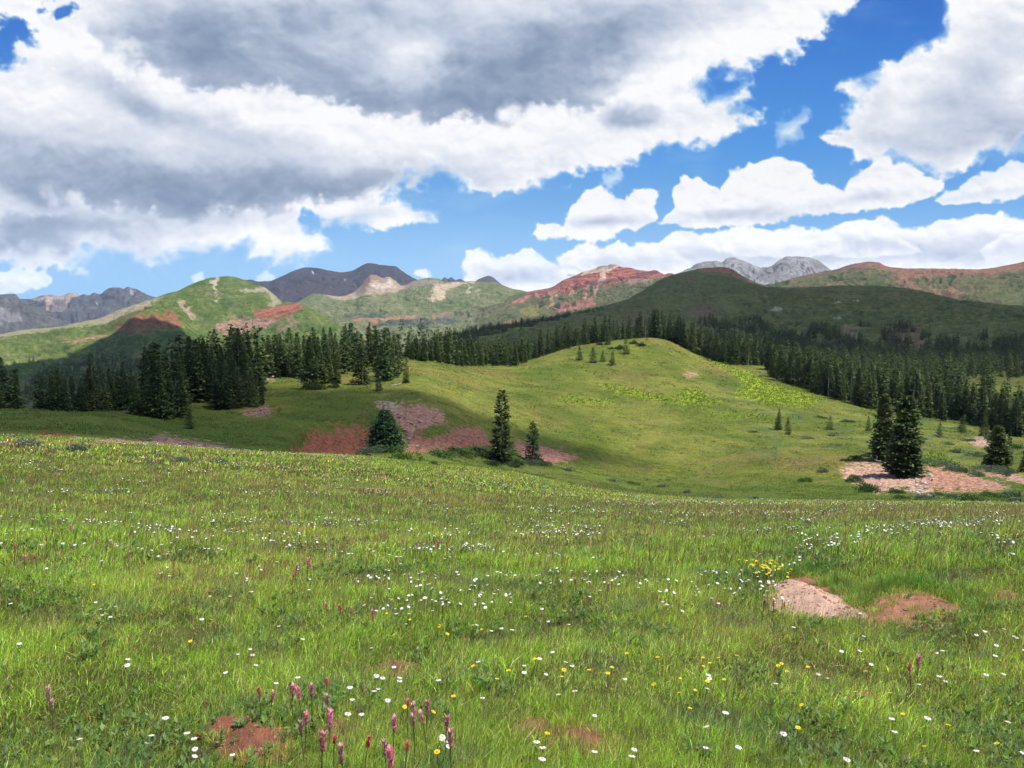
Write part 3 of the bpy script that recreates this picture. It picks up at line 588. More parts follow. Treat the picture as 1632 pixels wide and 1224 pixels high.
# dark ridge beyond the forest
RIDGE = mountain('hills', [[(560,625,700),(800,600,800),(1000,590,850),(1200,575,900),(1450,575,900),(1950,580,900)], [(560,605,900),(800,560,1000),(1000,540,1100),(1200,525,1200),(1450,520,1200),(1950,540,1100)],
  [(560,590,1100),(800,538,1300),(900,522,1500),(1000,505,1600),(1100,480,1750),(1200,478,1750),(1400,482,1500),(1650,508,1350),(1950,540,1300)],
  [(560,585,1150),(640,572,1200),(703,549,1300),(720,538,1300),(740,530,1350),(770,523,1400),(800,518,1450),(850,513,1550),(892,503,1650),(932,494,1750),(958,488,1800),(995,479,1900),(1017,468,2000),(1039,454,2100),(1057,443,2150),(1076,437,2200),(1100,432,2250),(1120,428,2250),(1138,427,2250),(1150,426,2250),(1166,430,2250),(1183,440,2200),(1200,448,2150),(1212,453,2100),(1231,457,2000),(1260,459,1950),(1290,458,1900),(1355,455,1850),(1405,456,1800),(1438,459,1750),(1471,464,1700),(1500,471,1650),(1531,478,1600),(1571,483,1550),(1608,487,1500),(1660,490,1500),(1950,500,1500)]],
  amp=1., gully=70, lightness=.5, base=G(.062,.092,.026), light=G(.115,.14,.042), seed=180, nu=700, nv=240, rock=.18, rockc=(.20,.11,.08), speck=.10,
  paints=[([(1115,432),(1135,427),(1152,426),(1172,434),(1190,444),(1212,453),(1205,455),(1180,444),(1160,436),(1130,434)], (.26,.12,.08), 2, .85), ([(1085,446),(1112,442),(1110,450),(1088,452)], (.17,.09,.07), 3, .7), ([(1180,440),(1210,452),(1230,457),(1220,459),(1195,450)], (.34,.27,.16), 1.5, .8),
          ([(1310,492),(1335,486),(1350,487),(1340,491),(1318,494)], (.40,.36,.31), 1.2, .9), ([(1200,502),(1245,498),(1248,501),(1205,505)], (.4,.35,.3), 1, .7), ([(1355,484),(1368,484),(1368,487)], (.4,.36,.3), 1, .7), ([(1322,508),(1340,506),(1338,510)], (.36,.32,.28), 1, .7),
          ([(1100,495),(1135,492),(1145,500),(1120,510),(1090,506)], (.16,.09,.07), 5, .6), ([(1400,530),(1470,520),(1480,560),(1420,560)], (.16,.10,.06), 6, .6), ([(1000,500),(1050,508),(1040,525),(990,515)], (.13,.08,.06), 6, .5), ([(1345,524),(1385,521),(1372,530),(1350,545),(1340,540)], (.22,.15,.11), 4, .5)])
# ------------------------------------------------------------------ unseen clouds added overhead to cast shade, and the air
def cloud_over(name, pts, h, thin=0., label=None, grow=1., seed=0, n=110):
    """an unseen cloud shaped so that its shade falls on the given world points"""
    Pw = np.array([[p[0]+SUN.x/SUN.z*(h-p[2]), p[1]+SUN.y/SUN.z*(h-p[2])] for p in pts]); c = Pw.mean(0); Pw = (Pw-c)*grow
    lo = Pw.min(0); hi = Pw.max(0); sp = (hi-lo).max(); lo -= sp*.12; hi += sp*.12
    x, y = np.meshgrid(np.linspace(lo[0], hi[0], n), np.linspace(lo[1], hi[1], n), indexing='ij')
    wx = x+sp*.07*fbm(x/sp*7, y/sp*7, seed, 5); wy = y+sp*.07*fbm(x/sp*7, y/sp*7, seed+9, 5)
    sd = poly_sd(wx, wy, Pw)/sp+.02*fbm(x/sp*18, y/sp*18, seed+5, 4)
    up = np.sqrt(np.clip(sd, 0, 1))*sp*.28*(1+.5*billow(x/sp*8, y/sp*8, seed+3, 5)); up = np.minimum(up, 260)
    q = np.sqrt(np.clip(sd, 0, 1)); dn = np.minimum(q*sp*.05, 30)*(1+.5*fbm(x/sp*10, y/sp*10, seed+4, 4))
    V1 = np.stack([x+c[0], y+c[1], h+up+3], -1).reshape(-1, 3); V2 = np.stack([x+c[0], y+c[1], h-dn], -1).reshape(-1, 3)
    F = grid_faces(n, n); keep = (sd.reshape(-1) > 0)[F].any(1); F = F[keep]
    # rim
    E = np.concatenate([F[:, [0, 1]], F[:, [1, 2]], F[:, [2, 3]], F[:, [3, 0]]]); k = np.sort(E, 1); key = k[:, 0].astype(np.int64)*n*n+k[:, 1]
    u, inv, cnt = np.unique(key, return_inverse=True, return_counts=True); B = E[cnt[inv] == 1]; N = n*n
    rim = np.stack([B[:, 0], B[:, 1], B[:, 1]+N, B[:, 0]+N], 1)[:, ::-1]
    m = Mat(name+'_vapour')
    d = m.n('ShaderNodeBsdfDiffuse', ins={0: (.9, .9, .92, 1)})
    if thin:
        tr = m.n('ShaderNodeBsdfTransparent'); mx = m.n('ShaderNodeMixShader', ins={0: thin})
        m.t.links.new(d.outputs[0], mx.inputs[1]); m.t.links.new(tr.outputs[0], mx.inputs[2]); m.t.links.new(mx.outputs[0], m.out.inputs[0])
    else: m.t.links.new(d.outputs[0], m.out.inputs[0])
    return tag(link(name, new_mesh(name, np.vstack([V1, V2]), [np.vstack([F, F[:, ::-1]+N, rim])], m.m, True)), kind='structure')
P3 = lambda L: [tuple(float(v) for v in pt(*q)) for q in L]
cloud_over('shade_cloud', P3([(690,575,950),(760,555,900),(1000,545,850),(1180,545,800),(1400,560,760),(1700,575,750),(1900,520,1300),(1800,485,1900),(1608,480,1900),(1500,466,2000),(1405,452,2100),(1290,452,2300),(1215,450,2500),(1150,440,2450),(1080,447,2380),(1040,468,2200),(960,490,1900),(860,512,1650),(720,535,1400)]), 1500, thin=.46, seed=3)
cloud_over('shade_cloud', P3([(-250,600,1650),(-20,597,1650),(60,578,1750),(130,570,1850),(180,553,1950),(215,541,2000),(252,545,1980),(285,556,1850),(320,570,1700),(335,600,1400),(300,650,1000),(-200,650,900)]), 1500, thin=.34, seed=8)
cloud_over('shade_cloud', P3([(-200,700,60),(430,712,75),(560,726,95),(700,722,120),(860,730,140),(1010,742,150),(900,700,165),(760,660,165),(640,632,165),(430,624,190),(300,600,230),(-200,600,260)]), 1250, thin=.55, seed=12)
def haze_box():
    x, y, z0, z1 = 11200., 11200., -170., 720.
    V = [(a, b, c) for a in (-x, x) for b in (-y, y) for c in (z0, z1)]
    F = [(0,1,3,2),(4,6,7,5),(0,4,5,1),(2,3,7,6),(0,2,6,4),(1,5,7,3)]
    m = Mat('air'); v = m.n('ShaderNodeVolumePrincipled'); v.inputs['Color'].default_value = (.72, .83, 1, 1); v.inputs['Density'].default_value = HAZE; v.inputs['Anisotropy'].default_value = 0.
    m.t.links.new(v.outputs[0], m.out.inputs['Volume'])
    tag(link('haze', new_mesh('haze', V, [F], m.m)), kind='stuff')
HAZE = 3.0e-5
if HAZE: haze_box()
# ------------------------------------------------------------------ conifers
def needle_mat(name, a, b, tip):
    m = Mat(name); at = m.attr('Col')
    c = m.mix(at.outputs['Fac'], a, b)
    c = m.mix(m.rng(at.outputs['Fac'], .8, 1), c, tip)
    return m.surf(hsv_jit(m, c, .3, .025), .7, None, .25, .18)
NEEDLE = needle_mat('spruce_needles', (.028,.052,.016), (.09,.14,.036), (.19,.25,.07))
NEEDLE_B = needle_mat('blue_spruce_needles', (.040,.085,.032), (.085,.16,.055), (.16,.25,.10))
def bark(name, a, b):
    m = Mat(name); n = m.noise(9, 5); return m.surf(m.mix(m.rng(n, .35, .65), a, b), .9, m.bump(n, .02))
BARK = bark('bark', (.07,.05,.035), (.16,.12,.09)); DEAD = bark('dead_wood', (.28,.24,.20), (.46,.42,.37))
def quads_cloud(c, ax, side, L, Wd):
    """kite shaped sprays: centre base c, axis ax, side vector; returns V, F"""
    n = len(c); V = np.empty((n, 4, 3))
    V[:, 0] = c; V[:, 1] = c+ax*(L*.45)[:, None]+side*(Wd*.5)[:, None]; V[:, 2] = c+ax*L[:, None]; V[:, 3] = c+ax*(L*.45)[:, None]-side*(Wd*.5)[:, None]
    return V.reshape(-1, 3), np.arange(4*n).reshape(-1, 4)
def unit(v): return v/np.maximum(np.linalg.norm(v, axis=-1, keepdims=True), 1e-9)
def crown_mesh(name, seed, nb, per, w, mat, base=.05, power=.85, sparse=0., clump=1., size=1.):
    """unit-height conifer crown: nb boughs with per sprays each; w = radius / height"""
    g = np.random.default_rng(seed)
    t = base+(1-base)*(1-np.sqrt(1-g.random(nb)**1.05*.995))if False else base+(1-base)*g.random(nb)**1.25
    levels = 26; t = np.where(g.random(nb) < .75, np.round(t*levels)/levels+g.normal(0, .006, nb), t); t = np.clip(t, base, .985)
    az = g.random(nb)*6.283
    ph = g.random(3)*6.28; lob = 1+.14*np.sin(az*2+ph[0]+t*5)+.10*np.sin(az*3+ph[1]-t*9)+.10*np.sin(t*38+ph[2])
    keep = g.random(nb) > sparse*(.5+.5*np.sin(az*2+t*13+ph[1])); t = t[keep]; az = az[keep]; lob = lob[keep]; nb = len(t)
    prof = (1-t)**power*np.clip((t+.10)/.2, .55, 1)
    R = w*prof*lob*g.uniform(.72, 1.12, nb)+.006
    droop = -.30+.75*t+g.normal(0, .10, nb)
    V = []; Fi = g.random((nb, per)); col = []
    s = (np.arange(per)+g.random((nb, per)))/per; s = .12+.88*s**.8
    out = np.stack([np.cos(az), np.sin(az)], -1)
    rr = R[:, None]*s; zz = t[:, None]+R[:, None]*(droop[:, None]*s+.22*s**2)
    side = np.stack([-out[:, 1], out[:, 0]], -1)
    off_ = g.normal(0, .17, (nb, per))*R[:, None]*(.4+.6*s)
    x = out[:, None, 0]*rr+side[:, None, 0]*off_; y = out[:, None, 1]*rr+side[:, None, 1]*off_
    c = np.stack([x, y, zz+g.normal(0, .004, (nb, per))], -1).reshape(-1, 3); n = len(c)
    o3 = np.repeat(np.concatenate([out, np.zeros((nb, 1))], 1), per, 0); sd3 = np.repeat(np.concatenate([side, np.zeros((nb, 1))], 1), per, 0)
    ax = unit(o3+sd3*g.normal(0, .55, (n, 1))+np.array([0, 0, 1])*g.normal(-.12, .32, (n, 1)))
    sv = unit(np.cross(ax, np.array([0, 0, 1.]))+np.array([0, 0, 1.])*g.normal(0, .55, (n, 1)))
    L = size*g.uniform(.022, .050, n)*np.repeat(.55+.9*prof, per)*clump; Wd = L*g.uniform(.42, .75, n)
    V, F = quads_cloud(c, ax, sv, L, Wd)
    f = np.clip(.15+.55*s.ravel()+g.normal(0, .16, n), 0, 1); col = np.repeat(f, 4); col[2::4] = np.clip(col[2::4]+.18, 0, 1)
    # leader
    k = 10; lt = np.linspace(.93, 1.0, k); cc = np.stack([np.zeros(k), np.zeros(k), lt-.02], -1); a = g.random(k)*6.28
    ax = unit(np.stack([np.cos(a)*.5, np.sin(a)*.5, np.ones(k)], -1)); V2, F2 = quads_cloud(cc, ax, unit(np.stack([-np.sin(a), np.cos(a), np.zeros(k)], -1)), np.full(k, .025), np.full(k, .009))
    V = np.vstack([V, V2]); F = np.vstack([F, F2+len(col)]); col = np.concatenate([col, np.full(4*k, .6)])
    return new_mesh(name, V, [F], mat, False, np.repeat(col[:, None], 3, 1))
def tube(pts, rad, sides=6):
    pts = np.array(pts, float); n = len(pts); V = []
    for i in range(n):
        d = unit(pts[min(i+1, n-1)]-pts[max(i-1, 0)]); a = unit(np.cross(d, [.3, .9, .1] if abs(d[2]) > .5 else [0, 0, 1.])); b = np.cross(d, a)
        for k in range(sides):
            q = 6.2832*k/sides; V.append(pts[i]+rad[i]*(a*math.cos(q)+b*math.sin(q)))
    F = [(i*sides+k, i*sides+(k+1) % sides, (i+1)*sides+(k+1) % sides, (i+1)*sides+k) for i in range(n-1) for k in range(sides)]
    return np.array(V), np.array(F)
def join(parts):
    V = []; F = []; o = 0
    for v, f in parts: V.append(v); F.append(np.asarray(f)+o); o += len(v)
    return np.vstack(V), np.vstack(F)
def trunk_mesh(name, mat, h=.97, r=.013, lean=0., stubs=0, seed=0):
    g = np.random.default_rng(seed); z = np.linspace(-.03, h, 9)
    P = [tube([(lean*math.sin(a*3)*.02, lean*math.cos(a*4)*.015, a) for a in z], [r*(1-.9*max(a, 0)/1.)+.0008 for a in z])]
    for i in range(stubs):
        t = g.uniform(.12, .9); a = g.random()*6.28; L = g.uniform(.03, .09)*(1.1-t)+.01
        P.append(tube([(0, 0, t), (math.cos(a)*L*.6, math.sin(a)*L*.6, t-.01), (math.cos(a)*L, math.sin(a)*L, t+g.uniform(-.02, .03))], [.0025, .002, .0008], 4))
    V, F = join(P); return new_mesh(name, V, [F], mat, True)
KIND = {}
def kind(key, *a, **k):
    KIND.setdefault(key, []).append(crown_mesh('crown', *a, **k))
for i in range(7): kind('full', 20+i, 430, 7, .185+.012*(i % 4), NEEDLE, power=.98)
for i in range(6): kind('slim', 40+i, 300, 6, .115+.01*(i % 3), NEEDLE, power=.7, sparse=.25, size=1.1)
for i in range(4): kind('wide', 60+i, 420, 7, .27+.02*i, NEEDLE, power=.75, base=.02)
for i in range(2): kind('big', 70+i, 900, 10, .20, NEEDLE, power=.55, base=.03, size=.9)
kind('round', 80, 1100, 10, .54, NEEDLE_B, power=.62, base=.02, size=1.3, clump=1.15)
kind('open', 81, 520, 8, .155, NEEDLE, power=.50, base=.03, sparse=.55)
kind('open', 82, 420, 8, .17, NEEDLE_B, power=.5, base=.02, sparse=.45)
TRUNK = trunk_mesh('trunk', BARK); TRUNK_D = trunk_mesh('trunk', DEAD, stubs=26, r=.012, seed=3); SNAG = [trunk_mesh('trunk', DEAD, stubs=34, r=.013, seed=5+i, lean=1) for i in range(3)]
def tree(px, py, hpx, kd='full', label=None, group=None, cat='spruce tree', wide=1., dead=False, rmin=60., pos=None, name='spruce_tree', var=None):
    x, y, z, r = pos or place(px, py, rmin)
    d = y*CP; h = hpx/F0*d
    e = bpy.data.objects.new(name, None); C.objects.link(e); e.location = (x, y, z-.1); e.rotation_euler = (random.gauss(0, .035), random.gauss(0, .035), random.random()*6.28); e.empty_display_size = .5
    e.scale = (h*wide, h*wide, h)
    ms = KIND[kd]; me = ms[var if var is not None else 0 if kd == 'open' else random.randrange(len(ms))]
    link('trunk', TRUNK_D if dead else TRUNK, e); link('crown', me, e)
    tag(e, label, cat, group)
    return e
TREES = []
GR = 'spruces of the grove on the left shoulder'
# --- lone and singled-out trees
tree(614, 714, 62, 'round', 'broad bushy blue-green spruce growing in front of the red eroded bank', cat='spruce tree', rmin=90)
tree(799, 736, 117, 'open', 'tall thin spruce with a pale bare trunk showing, at the edge of the draw', dead=True, rmin=100, var=0)
tree(849, 734, 66, 'open', 'short ragged spruce right beside the tall thin one in the draw', rmin=100, var=1, wide=1.15)
tree(1407, 733, 106, 'big', 'left spruce of the dark pair standing over the pink dirt bank', rmin=110, wide=.98)
tree(1441, 758, 130, 'big', 'larger right spruce of the dark pair standing over the pink dirt bank', rmin=110, wide=1.18)
#tree(1424, 745, 104, 'big', 'spruce squeezed between the two dark spruces above the pink dirt bank', rmin=110, wide=.8)
tree(1590, 746, 70, 'big', 'thick dark spruce right of the pair, above the scrubby slope', rmin=110, wide=1.45)
tree(1607, 740, 60, 'full', 'spruce tucked against the right side of the thick dark spruce', rmin=110, wide=.7)
tree(1634, 752, 46, 'full', 'spruce cut by the right edge of the picture', rmin=110, wide=1.2)
tree(1240, 686, 37, 'full', 'taller of the two small spruces standing together on the open slope', rmin=110)
tree(1256, 693, 30, 'wide', 'shorter of the two small spruces standing together on the open slope', rmin=110, wide=.75)
tree(1322, 685, 24, 'wide', 'small cone-shaped spruce alone in the middle of the open slope', rmin=110, wide=.95)
tree(1384, 687, 25, 'wide', 'small spruce just left of the dark pair, farther up the slope', rmin=110, wide=.8)
tree(1497, 697, 26, 'wide', 'small spruce with pale deadwood at its foot, right of the dark pair', rmin=110, wide=.8)
tree(1533, 690, 30, 'wide', 'bushy spruce in front of the forest edge, with low spreading boughs', rmin=110)
tree(1568, 695, 40, 'wide', 'spruce at the forest edge behind the thick dark spruce', rmin=110, wide=.8)
tree(924, 575, 23, 'wide', 'leftmost of the four small spruces on the knoll', rmin=200)
tree(946, 578, 26, 'wide', 'tallest of the four small spruces on the knoll', rmin=200)
tree(961, 576, 18, 'wide', 'smallest of the four small spruces on the knoll', rmin=200)
tree(976, 582, 23, 'wide', 'rightmost of the four small spruces on the knoll', rmin=200)
tree(998, 563, 26, 'wide', 'squat spruce beside low shrubs just under the knoll top', rmin=200)
tree(969, 550, 24, 'wide', 'spruce in front of the forest edge left of the knoll top', rmin=200)
tree(882, 560, 17, 'wide', 'small spruce on the rim left of the knoll', rmin=200)
tree(302, 684, 34, 'wide', 'small dark spruce standing out in front of the grove, near its left end', rmin=90)
tree(404, 648, 58, 'wide', 'spruce at the right corner of the grove, above a patch of pink stones', wide=.75)
tree(417, 646, 40, 'slim', 'slim young spruce touching the spruce above the pink stones')
tree(647, 611, 44, 'slim', 'thin spruce beside bleached fallen wood, rightmost at the grove front')
tree(604, 623, 34, 'wide', 'ragged low spruce with bleached dead boughs in front of the grove', wide=.8, dead=True)
tree(576, 613, 82, 'full', 'tall spruce standing clear on the grass at the front of the grove')
tree(494, 620, 86, 'full', 'front spruce of the grove reaching lowest down the grass, left of a bush')
# --- grove
LEFTG = [(-6,652,74),(8,651,76),(26,650,64),(-20,650,80),(82,655,58),(92,655,66),(103,656,50),(116,655,60),(128,656,52),(140,655,64),(148,655,84),(158,656,74),(168,655,52),(178,656,76),(188,655,58),(197,656,78),(208,656,64),(216,662,60),
 (236,662,104),(246,666,92),(258,668,104),(268,668,80),(280,666,96),(270,650,100),(290,652,96),(240,640,84),(296,640,104),(310,638,88),(316,640,96),(328,636,92),(338,640,86),(346,650,72),(352,652,96),(358,642,100),(366,648,84),(374,650,72),(380,640,108),(390,648,66),(324,622,90),(345,622,98),(388,620,96),(398,618,86),
 (372,610,88),(384,606,82),(396,604,78),(428,600,72),(436,596,62),(446,600,66),(454,596,60),(462,600,74),(474,601,70),(482,598,66),(508,612,74),(516,604,68),(526,610,58),(540,611,50),(500,596,70),(488,604,60),(532,594,66),(548,588,68),(555,588,70),(562,584,62),(570,590,66),(586,578,58),(592,582,62),(600,578,54),(608,584,58),(614,606,76),(622,603,82),(630,600,66),(636,592,58),(620,580,60),(651,570,36),(664,571,38),(670,573,32),(694,575,36),(520,590,64),(536,586,58),(412,592,60),(420,590,56),(404,594,66)]
def gl3(px):
    if px < 225: return 'spruce in the long dark row at the far left, beyond the meadow rim', 'spruces of the far left row'
    if px < 425: return 'tall dark spruce in the densest clump at the left end of the grove', 'spruces of the densest clump'
    return 'spruce on the shoulder right of the densest clump, above the red banks', 'spruces on the shoulder above the red banks'
for px, py, hp in LEFTG:
    tree(px+random.uniform(-3, 3), py, hp*random.uniform(.92, 1.14), random.choice(['full','full','slim','full','full','wide','open']), *gl3(px), rmin=70, wide=random.uniform(.8, 1.15), dead=random.random() < .12)
# --- forest belt behind the knoll, and the valley forest
EDGE = [(640,574),(680,577),(705,580),(733,583),(777,584),(830,584),(846,574),(877,564),(905,556),(935,549),(965,545),(1000,541),(1030,537),(1047,537),(1065,543),(1085,550),(1100,557),(1118,567),(1133,574),(1150,580),(1167,583),(1190,583),(1222,582)]
EDGE2 = [(1224,600),(1240,608),(1260,613),(1278,618),(1300,629),(1317,634),(1335,640),(1350,642),(1375,648),(1395,652),(1430,660),(1458,665),(1490,670),(1521,674),(1545,676),(1561,680),(1600,694),(1640,700),(1700,706)]
BELT = 'spruces of the dense belt behind the knoll'; VAL = 'spruces at the front of the valley forest'
def edge_py(E, px): return float(np.interp(px, [e[0] for e in E], [e[1] for e in E]))
spots = []
def fill(E, x0, x1, n, h0, h1, rm, grp, lab, depth=10.):
    for i in range(n):
        px = x0+(x1-x0)*(i+random.random())/n; b = edge_py(E, px)
        x, y, z, r = place(px, b, rm); dr = abs(random.gauss(0, 1))*depth
        q = (r+dr)/r; x *= q; y *= q; z = float(H(x, y)); h = random.uniform(h0, h1)*r/F0
        if any((x-a)**2+(y-c)**2 < 4 for a, c in spots): continue
        spots.append((x, y))
        tree(0, 0, h*F0/(y*CP), random.choice(['slim','slim','full','slim','open']), lab, grp, pos=(x, y, z, r+dr), wide=random.uniform(.75, 1.15), dead=random.random() < .1)
fill(EDGE, 850, 1050, 34, 28, 46, 200, 'spruces on the knoll rim', 'spruce in the belt that climbs to the knoll top from the left', 12)
fill(EDGE, 655, 845, 42, 26, 44, 200, 'spruces in the dip', 'spruce of the belt in the dip between the left grove and the knoll', 10)
fill(EDGE, 1035, 1224, 44, 36, 50, 200, 'spruces down the right side of the knoll', 'spruce of the belt running down behind the right side of the knoll', 12)
fill(EDGE2, 1224, 1400, 40, 46, 66, 200, VAL, 'spruce in the front rows of the valley forest left of the dark pair', 12)
fill(EDGE2, 1400, 1660, 36, 48, 66, 200, 'spruces behind and right of the dark pair', 'spruce in the front rows of the valley forest behind and right of the dark pair', 16)
NIND = sum(1 for o in C.objects if o.name.startswith('spruce_tree'))
print('individual spruces', NIND)
# grey standing dead trees in the forest edge
for i, (px, py, hp) in enumerate([(1028,536,26),(1192,584,30),(1320,634,36),(1355,642,44),(1452,664,50),(1560,676,48),(592,578,20),(66,655,1)][:7]):
    x, y, z, r = place(px, py, 80); e = bpy.data.objects.new('dead_tree', None); C.objects.link(e); h = hp/F0*y
    e.location = (x, y, z-.1); e.rotation_euler = (random.gauss(0, .03), random.gauss(0, .03), random.random()*6); e.scale = (h*1.2, h*1.2, h)
    link('trunk', SNAG[i % 3], e)
    tag(e, ['grey dead tree at the knoll top among green spruces', 'short grey snag at the low end of the belt right of the knoll', 'tall pale dead trunk at the left part of the valley forest edge', 'grey dead tree in the valley forest edge left of the dark pair', 'grey dead tree in the valley forest behind the dark pair', 'grey dead tree near the right end of the valley forest edge', 'small pale dead tree standing in a gap of the left grove'][i], 'dead tree')
# --- the rest of the forest as one mass
LOW = []
for i in range(8):
    g = np.random.default_rng(300+i); nb = 105 if i < 6 else 60; per = 4
    LOW.append(crown_mesh('low', 300+i, nb, per, (.105+.014*(i % 3)), NEEDLE, power=.82, size=1.75 if i < 6 else 2.1, base=.02))
def mesh_arrays(me):
    V = np.empty(len(me.vertices)*3, np.float32); me.vertices.foreach_get('co', V); F = np.empty(len(me.loops), np.int32); me.loops.foreach_get('vertex_index', F)
    c = np.empty(len(me.vertices)*4, np.float32); me.color_attributes['Col'].data.foreach_get('color', c)
    return V.reshape(-1, 3), F.reshape(-1, 4), c.reshape(-1, 4)
LA = [mesh_arrays(m) for m in LOW]
def forest(P, name, label, mat, seed=1):
    """P rows: x, y, z, height"""
    g = np.random.default_rng(seed); Vs = []; Fs = []; Cs = []; o = 0; P = np.array(P); k = g.integers(0, len(LA), len(P)); a = g.random(len(P))*6.28
    for i in range(len(LA)):
        q = P[k == i]; ang = a[k == i]
        if not len(q): continue
        v, f, c = LA[i]; n = len(v); ca, sa = np.cos(ang), np.sin(ang); h = q[:, 3][:, None]
        wd = g.uniform(.8, 1.25, (len(q), 1))
        X = (v[None, :, 0]*ca[:, None]-v[None, :, 1]*sa[:, None])*h*wd+q[:, 0][:, None]; Y = (v[None, :, 0]*sa[:, None]+v[None, :, 1]*ca[:, None])*h*wd+q[:, 1][:, None]; Z = v[None, :, 2]*h+q[:, 2][:, None]
        Vs.append(np.stack([X, Y, Z], -1).reshape(-1, 3)); Fs.append((f[None]+(np.arange(len(q))*n)[:, None, None]+o).reshape(-1, 4))
        cc = np.repeat(c[None], len(q), 0); cc[..., :3] = np.clip(cc[..., :3]+g.normal(0, .15, (len(q), 1, 1)), 0, 1); Cs.append(cc.reshape(-1, 4)); o += len(q)*n
    return tag(link(name, new_mesh(name, np.vstack(Vs), [np.vstack(Fs)], mat, False, np.vstack(Cs))), label, 'forest', kind='stuff')
mf = []; g = np.random.default_rng(55)
def inpoly(px, py, poly): return poly_sd(np.array([px*1.]), np.array([py*1.]), poly)[0] > 0
def dist_front(px, r):
    return r
def add_region(x0, x1, r0f, r1, dens, h, gap=0., seed=0):
    """scatter between the forest front and range r1"""
    gg = np.random.default_rng(seed); az0, az1 = (x0-816)/F0, (x1-816)/F0
    area = .5*(r1*r1-200*200)*(math.atan(az1)-math.atan(az0)); n = int(area*dens)
    ph = gg.uniform(math.atan(az0), math.atan(az1), n); r = np.sqrt(gg.uniform(200**2, r1**2, n)); x = np.sin(ph)*r; y = np.cos(ph)*r
    px = 816+F0*np.tan(ph)*1.0; front = np.array([r0f(p) for p in px]); cl = fbm(x/60, y/60, 61+seed, 3)
    k = (r > front) & (fbm(x/28, y/28, 67+seed, 3) > -.34) & (cl > gap*np.clip((r-450)/400, 0, 1)-.9+.9*min(1, abs(gap)))
    z = Hs(x, y); zz = H(x, y); px, py = proj(x, y, zz)
    # clearings
    for poly in ([(1534,604),(1566,602),(1564,650),(1536,650)], [(1578,600),(1680,606),(1680,662),(1582,656)], [(1112,512),(1205,508),(1195,552),(1130,556)], [(1230,560),(1262,556),(1260,575),(1232,578)], [(1330,545),(1395,540),(1390,556),(1335,560)]): k &= poly_sd(px, py, poly) < 0
    x, y, zz, px = x[k], y[k], zz[k], px[k]; hh = np.clip(gg.normal(.85, .22, len(x)), .35, 1.3)*h
    return list(np.stack([x, y, zz-.2, hh], 1))
def front_r(E):
    xs = np.linspace(E[0][0], E[-1][0], 60); rs = [place(a, edge_py(E, a), 200)[3]+9 for a in xs]
    return lambda p: np.interp(p, xs, rs)
f1 = front_r(EDGE); f2 = front_r(EDGE2)
mf += add_region(640, 1224, f1, 470, 1/34., 12, seed=1)
mf += add_region(1224, 1720, f2, 640, 1/56., 13.5, seed=2)
mf += add_region(1224, 1900, lambda p: 625, 930, 1/52., 12., gap=.35, seed=3)
mf += add_region(1700, 1950, lambda p: 300, 640, 1/60., 13., seed=5)
mf += add_region(-250, 60, lambda p: 150, 330, 1/70., 12., seed=6)
mf += add_region(60, 420, lambda p: 175+max(0, p-250)*.2, 235, 1/60., 11., seed=7)
def on_hill(D, poly, n, h, seed, patch=None):
    gg = np.random.default_rng(seed); px = D['px'][:, :-15]; py = D['py'][:, :-15]
    k = np.argwhere(poly_sd(px, py, poly) > 0); out = []
    if not len(k): return out
    # weight by true area ~ cell sizes
    x, y, z = D['x'], D['y'], D['z']
    sel = k[gg.integers(0, len(k), n)]
    if patch is not None:
        q = fbm(px[sel[:, 0], sel[:, 1]]/patch, py[sel[:, 0], sel[:, 1]]/(patch*.35), seed, 3); sel = sel[q > .06]
    i, j = sel[:, 0], sel[:, 1]; f = gg.random((len(sel), 2, 1)); i2 = np.minimum(i+1, x.shape[0]-1); j2 = j+1
    P = np.stack([x, y, z], -1); p = (P[i, j]*(1-f[:, 0])+P[i2, j]*f[:, 0])*(1-f[:, 1])+(P[i, j2]*(1-f[:, 0])+P[i2, j2]*f[:, 0])*f[:, 1]
    return list(np.concatenate([p-[0, 0, .8], gg.uniform(.6, 1.15, (len(p), 1))*h], 1))
ff = []
# tree line along the far ridge edge and scattered clumps on the slope
ff += on_hill(RIDGE, [(660,570),(690,552),(712,541),(740,531),(800,519),(880,509),(905,503),(905,509),(860,520),(800,534),(760,548),(740,570)], 1500, 11, 401)
ff += on_hill(RIDGE, [(870,512),(960,492),(960,497),(900,508)], 60, 9, 402)
for i, (a, b, w, hh, n) in enumerate([(1125,522,14,6,26),(1150,524,12,6,20),(1195,517,20,5,22),(1170,530,34,6,40),(1215,532,18,8,30),(1245,545,22,9,60),(1265,548,22,8,50),(1302,530,14,7,28),(1325,540,14,7,24),(1290,540,10,6,14),(1345,544,10,7,18),(1375,524,9,3,9),(1365,550,14,5,16),(1408,538,8,5,9),(1430,530,14,5,16),(1448,531,9,5,12),(1475,541,9,4,7),(1422,548,9,6,10),(1440,552,16,5,18),(1496,556,22,5,24),(1515,553,10,6,12),(1566,543,8,4,8),(1595,554,14,6,22),(1625,552,18,8,26),(1190,545,50,5,40),(1325,556,50,4,40),(1560,562,70,4,60),(1265,505,8,3,3),(1218,507,6,2,5)]):
    ff += on_hill(RIDGE, [(a-w,b-hh*.4),(a,b-hh),(a+w,b-hh*.4),(a+w,b+hh),(a-w,b+hh)], int(n*1.5), 13, 410+i)
ff += on_hill(LEFT, [(60,600),(120,585),(180,575),(260,585),(300,600),(300,655),(40,655),(40,620)], 1500, 12, 460)
ff += on_hill(LEFT, [(10,585),(70,578),(160,570),(150,590),(40,600),(10,600)], 160, 11, 461, patch=30)
ff += on_hill(LEFT, [(560,560),(720,590),(720,630),(560,630)], 260, 11, 462)
gg = np.random.default_rng(77)
